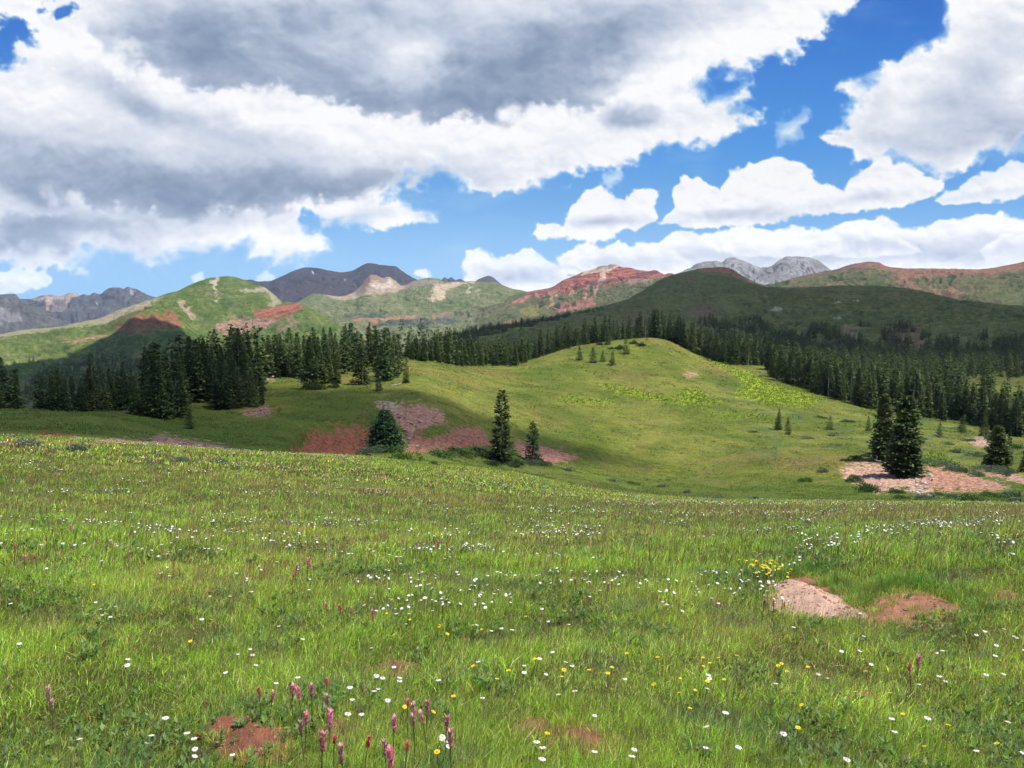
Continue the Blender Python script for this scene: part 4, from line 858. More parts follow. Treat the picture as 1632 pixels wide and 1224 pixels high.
for x0_, x1_, y0_, y1_, n_, h0_, h1_ in ((228, 415, 606, 642, 90, 66, 104), (425, 640, 578, 600, 44, 50, 66), (60, 225, 650, 655, 26, 48, 74), (-30, 40, 648, 652, 10, 55, 78)):
    for _ in range(n_):
        a_ = gg.uniform(x0_, x1_); x_, y_, z_, r_ = place(a_, gg.uniform(y0_, y1_), 95); mf.append([x_, y_, z_-.2, gg.uniform(h0_, h1_)*y_/F0])
mf = np.array(mf); ff = np.array(ff); print('forest', len(mf), len(ff))
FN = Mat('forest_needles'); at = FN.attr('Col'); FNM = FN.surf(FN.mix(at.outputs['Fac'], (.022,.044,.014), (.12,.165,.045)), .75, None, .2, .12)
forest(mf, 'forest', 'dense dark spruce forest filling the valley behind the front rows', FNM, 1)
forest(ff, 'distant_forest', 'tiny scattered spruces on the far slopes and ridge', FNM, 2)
for m in LOW: bpy.data.meshes.remove(m)
# ------------------------------------------------------------------ bare soil in the meadow
def wpoly(poly, rmin=2.2, rmax=70):
    return np.array([place(a, b, rmin, rmax)[:2] for a, b in poly])
PATCH = [  # name, outline, bulge, colour
 ('soil_mound', [(1228,950),(1238,934),(1262,926),(1290,932),(1322,946),(1358,964),(1392,984),(1340,986),(1295,984),(1245,974)], .10, (.54,.35,.26)),
 ('bare_soil', [(1256,930),(1275,916),(1312,922),(1345,938),(1368,962),(1380,978),(1350,975),(1300,945)], -.05, (.27,.13,.075)),
 ('bare_soil', [(1350,982),(1372,970),(1400,960),(1432,944),(1450,950),(1480,954),(1530,966),(1542,984),(1500,994),(1440,992),(1390,994)], -.03, (.34,.165,.10)),
 ('bare_soil', [(336,1158),(352,1140),(398,1150),(445,1172),(466,1192),(440,1212),(400,1216),(368,1190)], .05, (.25,.10,.06)),
 ('bare_soil', [(878,1160),(898,1148),(948,1162),(980,1180),(962,1202),(930,1200),(890,1180)], .02, (.25,.11,.065)),
 ('bare_soil', [(824,1160),(842,1148),(866,1156),(858,1172),(834,1172)], .0, (.24,.11,.065)),
 ('bare_soil', [(600,1058),(618,1052),(645,1058),(640,1070),(612,1070)], .0, (.24,.12,.07)),
 ('bare_soil', [(696,1068),(712,1060),(742,1066),(738,1080),(704,1080)], .0, (.24,.12,.07)),
 ('bare_soil', [(524,1168),(538,1158),(560,1164),(556,1180),(530,1182)], .0, (.28,.13,.08)),
 ('bare_soil', [(1350,1120),(1372,1108),(1400,1118),(1396,1134),(1362,1134)], .0, (.26,.13,.08)),
 ('bare_soil', [(62,1002),(72,994),(88,1000),(84,1010),(68,1012)], .0, (.36,.22,.15)),
 ('bare_soil', [(1586,950),(1600,944),(1618,952),(1606,962)], .0, (.36,.19,.13)),
]
PW = []
def soil_mat(name, c):
    m = Mat(name); pos = m.n('ShaderNodeNewGeometry').outputs['Position']; n = m.noise(6, 8, .7, pos); n2 = m.noise(45, 4, .7, pos)
    col = m.mix(m.rng(n, .34, .68), tuple(v*.68 for v in c), tuple(min(v*1.25, .8) for v in c))
    col = m.mix(m.rng(n2, .62, .7), col, tuple(min(v*1.5, .8) for v in c))
    return m.surf(col, .95, m.bump(m.math('ADD', n, m.math('MULTIPLY', n2, .3)), .05, .9), .1)
for i, (nm, poly, b, c) in enumerate(PATCH):
    P = wpoly(poly); PW.append(P); lo, hi = P.min(0)-.15, P.max(0)+.15; n = 90
    x, y = np.meshgrid(np.linspace(lo[0], hi[0], n), np.linspace(lo[1], hi[1], n), indexing='ij')
    sd = poly_sd(x+.10*fbm(x*2.2, y*2.2, 5+i, 4), y+.10*fbm(x*2.2, y*2.2, 15+i, 4), P); w = np.clip(sd/max(.05, sd.max()), 0, 1)
    z = H(x, y)+.02+max(b, 0)*w**1.0+(.02+.12*max(b, 0))*fbm(x*4, y*4, 25+i, 5)*np.minimum(w*4, 1)
    z = np.where(sd < 0, z-.035*np.clip(-sd*8, 0, 1), z)
    F = grid_faces(n, n)[:, ::1]; k = (sd.reshape(-1) > -.12)[F].any(1)
    tag(link(nm, new_mesh(nm, np.stack([x, y, z], -1).reshape(-1, 3), [F[k]], soil_mat(nm, c), True)), kind='structure')
def soil_sd(x, y):
    s = np.full(x.shape, -9.)
    for P in PW:
        lo, hi = P.min(0)-1, P.max(0)+1; m = (x > lo[0]) & (x < hi[0]) & (y > lo[1]) & (y < hi[1])
        if m.any(): s[m] = np.maximum(s[m], poly_sd(x[m]+.22*fbm(x[m]*3, y[m]*3, 71, 4), y[m]+.22*fbm(x[m]*3, y[m]*3, 72, 4), P)-.01-.75*np.clip(fbm(x[m]*2.6, y[m]*2.6, 73, 4), 0, 1)*(1 if P is not PW[0] else .2))
    return s
def clods():
    g = np.random.default_rng(31); Vs = []; Fs = []; o = 0
    ico = [(0,0,1),(.9,0,.35),(.28,.85,.35),(-.72,.53,.35),(-.72,-.53,.35),(.28,-.85,.35),(.72,.53,-.3),(-.28,.85,-.3),(-.9,0,-.3),(-.28,-.85,-.3),(.72,-.53,-.3)]
    tri = [(0,1,2),(0,2,3),(0,3,4),(0,4,5),(0,5,1),(1,6,2),(2,7,3),(3,8,4),(4,9,5),(5,10,1),(6,7,2),(7,8,3),(8,9,4),(9,10,5),(10,6,1)]
    I = np.array(ico); T = np.array(tri)
    for P in PW:
        lo, hi = P.min(0)-.2, P.max(0)+.2; n = int(260*np.prod(hi-lo))+20; x = g.uniform(lo[0], hi[0], n); y = g.uniform(lo[1], hi[1], n); k = poly_sd(x, y, P) > -.08; x, y = x[k], y[k]
        dg = bpy.context.evaluated_depsgraph_get()
        for a, b in zip(x, y):
            hit = S.ray_cast(dg, (a, b, float(H(a, b))+1.2), (0, 0, -1), distance=2.); z = hit[1].z if hit[0] else float(H(a, b))
            s = float(np.clip(g.lognormal(-4.9, .55), .004, .032)); q = g.random()*6.28; c, d = math.cos(q), math.sin(q); v = I*g.uniform(.7, 1.25, (11, 1))*[s, s*g.uniform(.6, 1), s*.7]
            Vs.append(np.stack([a+v[:, 0]*c-v[:, 1]*d, b+v[:, 0]*d+v[:, 1]*c, z+v[:, 2]], -1)); Fs.append(T+o); o += 11
    tag(link('soil_clods', new_mesh('soil_clods', np.vstack(Vs), [np.vstack(Fs)], soil_mat('clods', (.36,.19,.13)), False)), 'small clods and pebbles littering the bare soil of the meadow', 'clods', kind='stuff')
clods()
# ------------------------------------------------------------------ grass
def sector(n, r0, r1, g, half=37.5):
    r = np.sqrt(g.uniform(r0*r0, r1*r1, n)); a = np.radians(g.uniform(-half, half, n)); return np.sin(a)*r, np.cos(a)*r
PAL = np.array([(.55,.78,.085), (.35,.57,.050), (.12,.24,.032), (.74,.68,.34), (.52,.26,.14), (.20,.38,.11)])
def blades(n, r0, r1, h0, h1, w0, w1, g, tuft=1, spread=.05, kindp=None, bend=.75):
    m = n//tuft; x, y = sector(m, r0, r1, g); k = soil_sd(x, y) < .03*g.random(m)+.0
    x, y = x[k], y[k]; cl = fbm(x/1.1, y/1.1, 81, 4); c2 = fbm(x/4.5, y/9, 82, 4); c3 = fbm(x/.5, y/.5, 83, 3); c4 = fbm(x/11, y/5, 84, 3)
    thin = g.random(len(x)) < .62+.9*(cl+.25); x, y, cl, c2, c3, c4 = [q[thin] for q in (x, y, cl, c2, c3, c4)]
    q = len(x); x = np.repeat(x, tuft)+g.normal(0, spread, q*tuft); y = np.repeat(y, tuft)+g.normal(0, spread, q*tuft)
    cl, c2, c3, c4 = [np.repeat(v, tuft) for v in (cl, c2, c3, c4)]
    z = H(x, y)-.01; N = len(x); r = np.hypot(x, y)
    h = g.uniform(h0, h1, N)*(1+.7*cl+.5*c3)*np.where(g.random(N) < .06, 1.5, 1.); w = g.uniform(w0, w1, N)
    a = g.random(N)*6.283; L = np.abs(g.normal(0, bend, N)); wind = .18
    ox = np.cos(a)*L*h+wind*h; oy = np.sin(a)*L*h; b = g.random(N)*6.283; sx = np.cos(b)*w*.5; sy = np.sin(b)*w*.5
    V = np.empty((N, 5, 3)); lift = h/np.sqrt(1+L*L)
    V[:, 0] = np.stack([x-sx, y-sy, z], -1); V[:, 1] = np.stack([x+sx, y+sy, z], -1)
    V[:, 2] = np.stack([x+ox*.35+sx*.8, y+oy*.35+sy*.8, z+lift*.58], -1); V[:, 3] = np.stack([x+ox*.35-sx*.8, y+oy*.35-sy*.8, z+lift*.58], -1)
    V[:, 4] = np.stack([x+ox, y+oy, z+lift], -1)
    i = np.arange(N)*5; Q = np.stack([i, i+1, i+2, i+3], 1); T = np.stack([i+3, i+2, i+4], 1)
    u = g.random(N)+.0
    red = np.clip(.05+.26*sstep(-.1, .5, c2+.5*c4)+.16*sstep(15, 35, r), 0, .55); straw = .05+.06*sstep(0, .5, c4)
    base = np.where((g.random(N) < .5+1.1*c2+.6*cl)[:, None], PAL[0], PAL[1]); dark = g.random(N) < .20-.5*cl-.2*c3
    base = np.where(dark[:, None], PAL[2], base); blue = (g.random(N) < .7) & (fbm(x/.8, y/.8, 85, 3) > .28); base = np.where(blue[:, None], PAL[5], base)
    base = np.where((u < straw)[:, None], PAL[3], base); base = np.where((u > 1-red)[:, None], PAL[4], base)
    base = base*(np.exp(g.normal(0, .30, (N, 1))))*(1+.25*c4)[:, None]
    return V.reshape(-1, 3), Q, T, np.repeat(base, 5, 0)
def leafy(n, r0, r1, g, hs=.05):
    """broad-leaved herbs: rosettes of wide leaves"""
    x, y = sector(n, r0, r1, g); k = (fbm(x/1.3, y/1.3, 91, 3) > .12) & (soil_sd(x, y) < 0); x, y = x[k], y[k]; t = 9; n = len(x)
    x = np.repeat(x, t); y = np.repeat(y, t); N = len(x); a = g.random(N)*6.283; L = g.uniform(.5, 1.3, N)*hs*1.4; up = g.uniform(.2, 1.3, N)*hs*1.2; z = H(x, y)+g.uniform(.01, .07, N)
    ax = np.stack([np.cos(a)*L, np.sin(a)*L, up], -1); l = np.linalg.norm(ax, axis=1); side = unit(np.stack([-np.sin(a), np.cos(a), g.normal(0, .5, N)], -1))
    V, F = quads_cloud(np.stack([x, y, z], -1), unit(ax), side, l, l*.42)
    c = np.where(g.random((N, 1)) < .5, [[.11,.21,.05]], [[.19,.30,.06]])*g.uniform(.7, 1.3, (N, 1))
    return V, F, np.repeat(c, 4, 0)
g = np.random.default_rng(11); parts = []
SC = 1.0
for n, r0, r1, h0, h1, w0, w1, tf, sp in [(int(200000*SC), 1.6, 5.2, .035, .10, .0018, .004, 3, .012), (int(320000*SC), 5.2, 10, .04, .11, .0028, .0058, 4, .02), (int(280000*SC), 10, 18, .055, .14, .005, .010, 4, .04), (int(230000*SC), 18, 34, .06, .15, .010, .021, 4, .08), (int(150000*SC), 34, 64, .07, .16, .03, .06, 4, .2)]:
    parts.append(blades(n, r0, r1, h0, h1, w0, w1, g, tf, sp))
parts.append(blades(32000, 1.6, 9, .16, .27, .0014, .0022, g, 2, .03, bend=.25)); parts.append(blades(62000, 9, 32, .18, .28, .004, .008, g, 3, .05, bend=.25))
for p in parts[-2:]: p[3][:] = p[3]*0+np.repeat(np.where(g.random((len(p[1]), 1)) < .55, [[.36,.17,.09]], [[.50,.44,.20]])*g.uniform(.7, 1.2, (len(p[1]), 1)), 5, 0)
def tussock(px, py, rad, n, h, c):
    x0, y0, _, _ = place(px, py, 2.); q = np.sqrt(g.random(n))*rad; a = g.random(n)*6.28; x = x0+np.cos(a)*q; y = y0+np.sin(a)*q*.7; z = H(x, y)-.01; hh = h*g.uniform(.5, 1.15, n)*(1.1-.5*q/rad); L = g.uniform(.1, .7, n); w = g.uniform(.003, .006, n)
    V = np.empty((n, 5, 3)); b = a+1.57; sx = np.cos(b)*w*.5; sy = np.sin(b)*w*.5; ox = np.cos(a)*L*hh; oy = np.sin(a)*L*hh; up = hh/np.sqrt(1+L*L)
    V[:, 0] = np.stack([x-sx, y-sy, z], -1); V[:, 1] = np.stack([x+sx, y+sy, z], -1); V[:, 2] = np.stack([x+ox*.35+sx, y+oy*.35+sy, z+up*.6], -1); V[:, 3] = np.stack([x+ox*.35-sx, y+oy*.35-sy, z+up*.6], -1); V[:, 4] = np.stack([x+ox, y+oy, z+up], -1)
    i = np.arange(n)*5; return V.reshape(-1, 3), np.stack([i, i+1, i+2, i+3], 1), np.stack([i+3, i+2, i+4], 1), np.repeat(np.array(c)*g.uniform(.6, 1.4, (n, 1)), 5, 0)
for a in [(1325,934),(1345,944),(1372,948),(1395,942),(1418,938),(1440,934),(1465,938),(1490,942),(1515,950),(1540,962),(1556,976),(1255,922),(1290,912),(1240,918),(1550,990),(1370,962)]: parts.append(tussock(a[0], a[1], g.uniform(.12, .24), 300, g.uniform(.14, .22), (g.uniform(.15, .26), .36, .045)))
for a in [(1398,974),(1422,966),(1456,972),(1470,984),(1500,976),(1425,988),(1384,984),(1300,986),(1330,990),(1280,984),(1360,994),(420,1182),(352,1176),(452,1206),(395,1212),(920,1186),(960,1176),(900,1160),(984,1196)]: parts.append(tussock(a[0], a[1], .09, 70, .11, (.36,.52,.06)))
# tufts overhanging the edges of the soil hollow and mound
V = []; Q = []; T = []; Cc = []; o = 0
for v, q, t, c in parts: V.append(v); Q.append(q+o); T.append(t+o); Cc.append(c); o += len(v)
for n, r0, r1, hs in ((8000, 1.6, 10, .026), (12000, 10, 30, .038)):
    v, q, c = leafy(n, r0, r1, g, hs); V.append(v); Q.append(q+o); Cc.append(c); o += len(v)
gm = Mat('grass_blades'); GM = gm.surf(gm.attr('Col').outputs[0], .5, None, .35, .42)
tag(link('grass', new_mesh('grass', np.vstack(V), [np.vstack(Q), np.vstack(T)], GM, False, np.vstack(Cc))), 'short green meadow grass with reddish stems and broad-leaved herbs', 'grass', kind='stuff')
# coarse tufts across the open hillside
def tufts(n, r0, r1, a0, a1, g, hs, keepf=None):
    r = np.exp(g.uniform(math.log(r0), math.log(r1), n)); a = g.uniform(a0, a1, n); x = np.sin(a)*r; y = np.cos(a)*r; return x, y
g = np.random.default_rng(12); x, y = tufts(90000, 62, 400, -.66, .62, g, .3); z = H(x, y); col, s = ground_colour(x, y, z); k = (s[:, 3] < .35) & (fbm(x/9, y/9, 95, 4) > .02); x, y, z, col = x[k], y[k], z[k], col[k]
t = 5; N = len(x)*t; r = np.hypot(x, y); x = np.repeat(x, t)+g.normal(0, .18, N); y = np.repeat(y, t)+g.normal(0, .18, N); z = H(x, y)-.02; hh = np.repeat(.07+.0009*r, t)*g.uniform(.6, 1.4, N)
a = g.random(N)*6.28; ax = unit(np.stack([np.cos(a)*.5, np.sin(a)*.5, np.ones(N)], -1)); sd = np.stack([np.cos(a+1.57), np.sin(a+1.57), np.zeros(N)], -1)
V, F = quads_cloud(np.stack([x, y, z], -1), ax, sd, hh, hh*.5); c = np.repeat(np.repeat(col, t, 0)*g.uniform(.8, 1.8, (N, 1))*1.3, 4, 0)
tag(link('hillside_grass', new_mesh('hillside_grass', V, [F], GM, False, c)), 'coarse olive grass tufts over the open hillside', 'grass', kind='stuff')
# broad yellow-green false hellebore beds
g = np.random.default_rng(13); x, y = tufts(110000, 110, 430, -.1, .62, g, .3); z = Hs(x, y); px, py = proj(x, y, z); pw = px+5*fbm(px/20, py/10, 51, 4); m = np.zeros(len(x), bool)
for poly, op in YEL: m |= (poly_sd(px, py, poly)+14*fbm(px/9, py/3.2, 53, 4, .65) > 0) & (g.random(len(x)) < op*.75)
x, y = x[m], y[m]; t = 4; N = len(x)*t; x = np.repeat(x, t)+g.normal(0, .25, N); y = np.repeat(y, t)+g.normal(0, .25, N); z = H(x, y); a = g.random(N)*6.28; ax = unit(np.stack([np.cos(a)*.7, np.sin(a)*.7, np.ones(N)], -1)); sd = np.stack([np.cos(a+1.57), np.sin(a+1.57), np.zeros(N)], -1)
L = g.uniform(.3, .75, N); V, F = quads_cloud(np.stack([x, y, z], -1), ax, sd, L, L*.55); c = np.repeat(np.array([.23,.32,.035])*g.uniform(.55, 1.25, (N, 1)), 4, 0)
tag(link('leafy_plants', new_mesh('leafy_plants', V, [F], GM, False, c)), 'beds of tall yellow-green leafy plants streaking the hillside', 'plants', kind='stuff')
# ------------------------------------------------------------------ shrubs
def bush_mesh(seed, n, leaf, flat, mat, lobes=5):
    g = np.random.default_rng(seed); L = [(g.uniform(-.55, .55), g.uniform(-.4, .4), g.uniform(.35, .62)) for _ in range(lobes)]
    k = g.integers(0, lobes, n); c = np.array([L[i] for i in k]); d = unit(g.normal(0, 1, (n, 3))); d[:, 2] = np.abs(d[:, 2]); rr = c[:, 2]*g.uniform(.55, 1.05, n)**.6
    p = np.stack([c[:, 0]+d[:, 0]*rr, c[:, 1]+d[:, 1]*rr, d[:, 2]*rr*flat/.6*.62*(c[:, 2]/.5)], -1)
    ax = unit(d+g.normal(0, .55, (n, 3))+[0, 0, .5]); sv = unit(np.cross(ax, g.normal(0, 1, (n, 3)))); l = leaf*g.uniform(.6, 1.4, n)
    V, F = quads_cloud(p, ax, sv, l, l*.38); f = np.clip(g.normal(.5, .25, n), 0, 1); return new_mesh('foliage', V, [F], mat, False, np.repeat(np.repeat(f, 4)[:, None], 3, 1))
def leafmat(name, a, b): m = Mat(name); return m.surf(hsv_jit(m, m.mix(m.attr('Col').outputs['Fac'], a, b), .15, .012), .7, None, .2, .25)
SAGE = leafmat('sage_leaves', (.085,.135,.075), (.19,.25,.15)); WIL = leafmat('willow_leaves', (.055,.11,.03), (.12,.19,.055)); BRI = leafmat('bright_leaves', (.08,.16,.02), (.18,.28,.04)); JUN = leafmat('juniper_leaves', (.03,.06,.022), (.07,.12,.04))
STEM = trunk_mesh('stem', BARK, h=.5, r=.05)
BK = {'sage': [bush_mesh(400+i, 1500, .10, .75, SAGE) for i in range(3)], 'wil': [bush_mesh(410+i, 1500, .12, .7, WIL) for i in range(3)], 'bri': [bush_mesh(420+i, 1400, .13, .7, BRI) for i in range(2)], 'jun': [bush_mesh(430+i, 1400, .12, .7, JUN) for i in range(2)]}
def bush(px, py, w, h, kd, label, group=None, cat='bush', rmin=36.):
    x, y, z, r = place(px, py, rmin); s = w/F0*y/1.9; e = bpy.data.objects.new('bush', None); C.objects.link(e); e.location = (x, y, z-.03); e.scale = (s, s*random.uniform(.8, 1.1), h/F0*y/.62*.8); e.rotation_euler = (0, 0, random.uniform(-.5, .5))
    link('stem', STEM, e); link('foliage', random.choice(BK[kd]), e); tag(e, label, cat, group)
SG = 'grey-green bushes along the bottom of the draw'
for a in [(38,710,46,17,'sage','grey sagebrush clump at the left edge beyond the flowers'), (122,720,56,21,'sage','widest grey sagebrush clump on the left meadow rim'), (284,737,38,15,'sage','faint grey sagebrush clump right of the widest one'), (345,739,36,16,'sage','grey sagebrush clump farthest right on the left meadow rim')]: bush(*a, rmin=30)
bush(648,744,54,22,'bri','rounded bright green bush in front of the broad blue-green spruce', rmin=70)
bush(690,762,22,9,'wil','small green clump right below the bright green bush', rmin=60)
bush(1361,768,30,16,'wil','smaller of two round green bushes on the pink dirt bank', rmin=100); bush(1386,784,40,22,'wil','bigger of two round green bushes on the pink dirt bank', rmin=100)
bush(1314,752,26,10,'sage','low grey bush alone on the slope left of the pink bank', rmin=100); bush(1284,768,26,13,'bri','bright yellow-green bush left of the pink dirt bank', rmin=100)
for a in [(590,722,60,14),(618,722,60,16),(700,727,70,14),(735,724,70,15),(765,725,60,16),(790,730,50,14),(818,738,40,14),(845,741,44,13),(868,744,34,12)]: bush(*a, random.choice(['sage','wil']), 'low grey-green willow in the row along the foot of the red banks', 'willows along the foot of the red banks', rmin=85)
for a in [(785,742,36,14),(815,744,36,14),(850,736,40,14)]: bush(*a, 'jun', 'dark low evergreen shrub crowding the foot of the thin spruces', 'shrubs at the foot of the thin spruces', rmin=85)
for a in [(1350,735,20,8),(1365,731,24,9),(1382,729,24,9),(1396,728,20,10)]: bush(*a, 'jun', 'dark low shrub in the strip just above the pink dirt bank', 'dark shrubs above the pink dirt bank', rmin=100)
for a in [(1500,740,60,14),(1522,747,50,14),(1540,754,40,12),(1478,738,34,10),(1560,757,34,9),(1580,750,60,12),(1608,753,50,12),(1604,758,14,12),(1575,742,26,10)]: bush(*a, 'sage', 'grey-green willow on the lip of the orange bank at right', 'willows on the lip of the orange bank', rmin=110)
for a in [(1430,787,30,12),(1440,795,34,9),(1488,796,60,13),(1525,795,40,10),(1552,801,50,18),(1590,795,60,14),(1625,792,60,15),(1626,806,40,13),(1500,790,30,8),(1205,797,16,8),(1150,795,30,8),(1098,786,20,9),(1060,777,30,8),(980,768,40,8),(1010,772,30,7),(910,752,30,10)]: bush(*a, random.choice(['sage','wil']), 'low grey-green bush in the bottom of the draw at right', SG, rmin=85)
for a in [(1400,715,30,7),(1330,695,26,5),(1430,705,30,8),(1530,722,36,10),(1555,728,36,12),(1512,708,30,7),(1470,700,30,7),(1545,703,26,6),(1290,700,30,5),(1350,672,30,5),(1310,666,26,5),(1460,716,40,8),(1580,700,24,10),(1610,690,30,12),(1200,690,20,4),(1620,715,30,12),(1600,725,26,10)]: bush(*a, random.choice(['sage','sage','wil']), 'low grey bush scattered on the slope around the dark spruce pair', 'bushes scattered on the open slope', rmin=110)
for a in [(956,551,12,7),(985,557,16,10),(1008,549,14,9),(1022,552,18,10),(974,557,10,6),(899,556,9,5),(907,557,8,4)]: bush(*a, 'jun', 'tiny dark shrub just below the top of the knoll', 'shrubs below the knoll top', rmin=220)
bush(505,622,34,14,'wil','olive bush at the foot of the front grove spruces', rmin=90); bush(530,619,20,12,'jun','dark bush between front grove spruces', rmin=90)
# ------------------------------------------------------------------ fallen wood and stones
def log(pts_px, rad, label, rmin=60, lift=.15, branches=4, seed=0):
    g = random.Random(seed); P = [place(a, b, rmin) for a, b in pts_px]; o = P[0]; P = [(p[0]-o[0], p[1]-o[1], p[2]-o[2]+lift*(1+.5*math.sin(i*2.))) for i, p in enumerate(P)]
    parts = [tube(P, [rad*(1-.7*i/(len(P)-1)) for i in range(len(P))])]
    for i in range(branches):
        q = P[g.randrange(len(P)-1)]; parts.append(tube([q, (q[0]+g.uniform(-.6, .6), q[1]+g.uniform(-.3, .3), q[2]+g.uniform(.3, .8)), (q[0]+g.uniform(-1, 1), q[1], q[2]+g.uniform(.5, 1.3))], [rad*.4, rad*.25, .01], 5))
    V, F = join(parts); tag(link('fallen_log', new_mesh('fallen_log', V, [F], DEAD, True), None, o[:3]), label, 'fallen log')
log([(200,660),(212,661),(222,658),(233,656)], .16, 'bleached curved fallen trunk lying below the left grove', 80)
log([(1388,729),(1396,737),(1408,738),(1420,746),(1426,752)], .17, 'grey fallen trunk lying across the foot of the dark spruce pair', 110, branches=6, seed=3)
log([(622,616),(634,615),(642,610),(648,604)], .13, 'bleached fallen branch curving up beside the thin grove spruce', 110, branches=7, seed=4)
log([(1490,692),(1497,697),(1506,700)], .12, 'pale deadwood under the small spruce at right', 110, seed=5)
log([(1372,718),(1384,723)], .10, 'short pale log on the slope left of the dark pair', 110, branches=1, seed=6)
def stone(seed):
    bm = __import__('bmesh').new(); bb = __import__('bmesh'); bb.ops.create_icosphere(bm, subdivisions=2, radius=1); g = np.random.default_rng(seed)
    for v in bm.verts:
        p = v.co; q = 1+.28*float(gnoise(np.array([p.x*1.3+seed]), np.array([p.y*1.3+p.z*1.7]), seed)[0]); v.co = Vector((p.x*q*g.uniform(.93, 1.07), p.y*q*.8, max(p.z, -.5)*q*.6))
    me = bpy.data.meshes.new('stone'); bm.to_mesh(me); bm.free(); return me
m = Mat('stone_face'); ROCKM = m.surf(hsv_jit(m, m.mix(m.rng(m.noise(1.5, 5), .35, .65), (.40,.33,.25), (.62,.55,.44)), .2, .01), .9, m.bump(m.noise(5, 5), .1), .1)
m = Mat('pink_stone_face'); ROCKP = m.surf(hsv_jit(m, m.mix(m.rng(m.noise(1.5, 5), .35, .65), (.30,.18,.15), (.50,.35,.30)), .2, .01), .9, m.bump(m.noise(5, 5), .1), .1)
ST = [stone(i) for i in range(4)]; STP = [s.copy() for s in ST]
for s in ST: s.materials.append(ROCKM)
for s in STP: s.materials.append(ROCKP)
def stones(n, poly, s0, s1, L, label, group, rmin, seed):
    g = random.Random(seed); P = np.array(poly); k = 0
    while k < n:
        a, b = g.uniform(P[:, 0].min(), P[:, 0].max()), g.uniform(P[:, 1].min(), P[:, 1].max())
        if poly_sd(np.array([a]), np.array([b]), poly)[0] < 0: continue
        x, y, z, r = place(a, b, rmin); s = g.uniform(s0, s1)**1.0; o = link('rock', g.choice(L), None, (x, y, z+.05)); o.scale = (s, s*g.uniform(.6, 1.1), s*g.uniform(.6, 1)); o.rotation_euler = (g.uniform(-.3, .3), g.uniform(-.3, .3), g.random()*6.28)
        tag(o, label, 'rock', group); k += 1
stones(46, [(1455,762),(1468,748),(1482,752),(1488,768),(1475,785),(1455,790),(1445,780)], .10, .42, ST, 'cream broken stone in the rock spill below the dark spruce pair', 'cream stones of the rock spill', 110, 1)
stones(14, [(1350,748),(1395,742),(1430,760),(1440,778),(1390,775)], .06, .2, ST, 'small pale stone lying on the pink dirt bank', 'stones on the pink dirt bank', 110, 2)
stones(46, [(612,642),(655,643),(668,640),(705,655),(715,672),(668,690),(668,715),(648,722),(648,700),(630,668)], .10, .38, STP, 'pink stone in the scree right of the broad blue-green spruce', 'pink scree stones', 90, 3)
stones(30, [(700,694),(735,676),(770,684),(785,708),(740,712)], .08, .3, STP, 'reddish stone on the bank left of the tall thin spruce', 'stones left of the tall thin spruce', 90, 4)
stones(40, [(190,698),(262,692),(300,700),(358,708),(350,713),(200,708)], .06, .22, STP, 'pinkish flat stone in the strip beyond the left meadow', 'flat stones in the strip beyond the left meadow', 44, 5)
stones(16, [(390,657),(425,648),(442,652),(420,662)], .12, .4, STP, 'pink stone in the small patch below the grove corner', 'stones in the small pink patch', 90, 6)
# ------------------------------------------------------------------ flowers
def pet(n, r, z, droop, w, g):
    V = [(0, 0, z+.001)]; F = []
    for k in range(n):
        a = 6.2832*k/n+g.gauss(0, .04); q = r*g.uniform(.9, 1.06); c, s = math.cos(a), math.sin(a); i = len(V)
        V += [(c*r*.2-s*w*.25, s*r*.2+c*w*.25, z), (c*q*.7-s*w*.5, s*q*.7+c*w*.5, z-droop*.5), (c*q, s*q, z-droop), (c*q*.7+s*w*.5, s*q*.7-c*w*.5, z-droop*.5), (c*r*.2+s*w*.25, s*r*.2-c*w*.25, z)]
        F.append((i, i+4, i+3, i+2, i+1))
    return V, F
def pym(name, V, F, mat, smooth=False):
    me = bpy.data.meshes.new(name); me.from_pydata([tuple(map(float, v)) for v in V], [], [tuple(map(int, f)) for f in F]); me.materials.append(mat)
    if smooth: me.polygons.foreach_set('use_smooth', [True]*len(me.polygons))
    me.update(); return me
m = Mat('white_petal'); WHM = m.surf((.86,.84,.86), .6, None, .2, .2); m = Mat('yellow_disc'); YM = m.surf((.62,.42,.03), .7); m = Mat('yellow_petal'); YPM = m.surf((.80,.58,.02), .5, None, .3, .2)
m = Mat('flower_stem'); STM = m.surf((.09,.14,.03), .7, None, .2, .2)
def brush_mat(n, a, b): m = Mat(n); return m.surf(hsv_jit(m, m.mix(m.attr('Col').outputs['Fac'], a, b), .2, .01), .6, None, .2, .25)
RB = brush_mat('pink_bracts', (.70,.16,.26), (.95,.52,.60)); RD = brush_mat('red_bracts', (.62,.07,.13), (.90,.22,.30)); RO = brush_mat('faded_bracts', (.48,.26,.20), (.85,.50,.48))
rg = random.Random(4)
def stem_mesh(h, lean, seed):
    V, F = tube([(0, 0, -.02), (lean*.4, 0, h*.5), (lean, 0, h)], [.0016, .0014, .0012], 5); return new_mesh('stem', V, [F], STM, True)
DH = [.13, .16, .19]; DS = [stem_mesh(h, .02, 1) for h in DH]; DP = []; DC = []
for h in DH:
    V, F = pet(22, .021, h, .003, .0052, rg); V2, F2 = pet(20, .0195, h-.0015, .005, .005, rg); n = len(V); DP.append(pym('petals', [(x+.02, y, z) for x, y, z in V+V2], F+[tuple(i+n for i in f) for f in F2], WHM))
    V, F = tube([(.02, 0, h-.002), (.02, 0, h+.002), (.02, 0, h+.0035)], [.0065, .006, .001], 8); DC.append(new_mesh('disc', V, [F], YM, True))
def head_simple(): # for far flowers: double ring of petals only
    V, F = pet(9, .021, .001, .004, .014, rg); return V, F
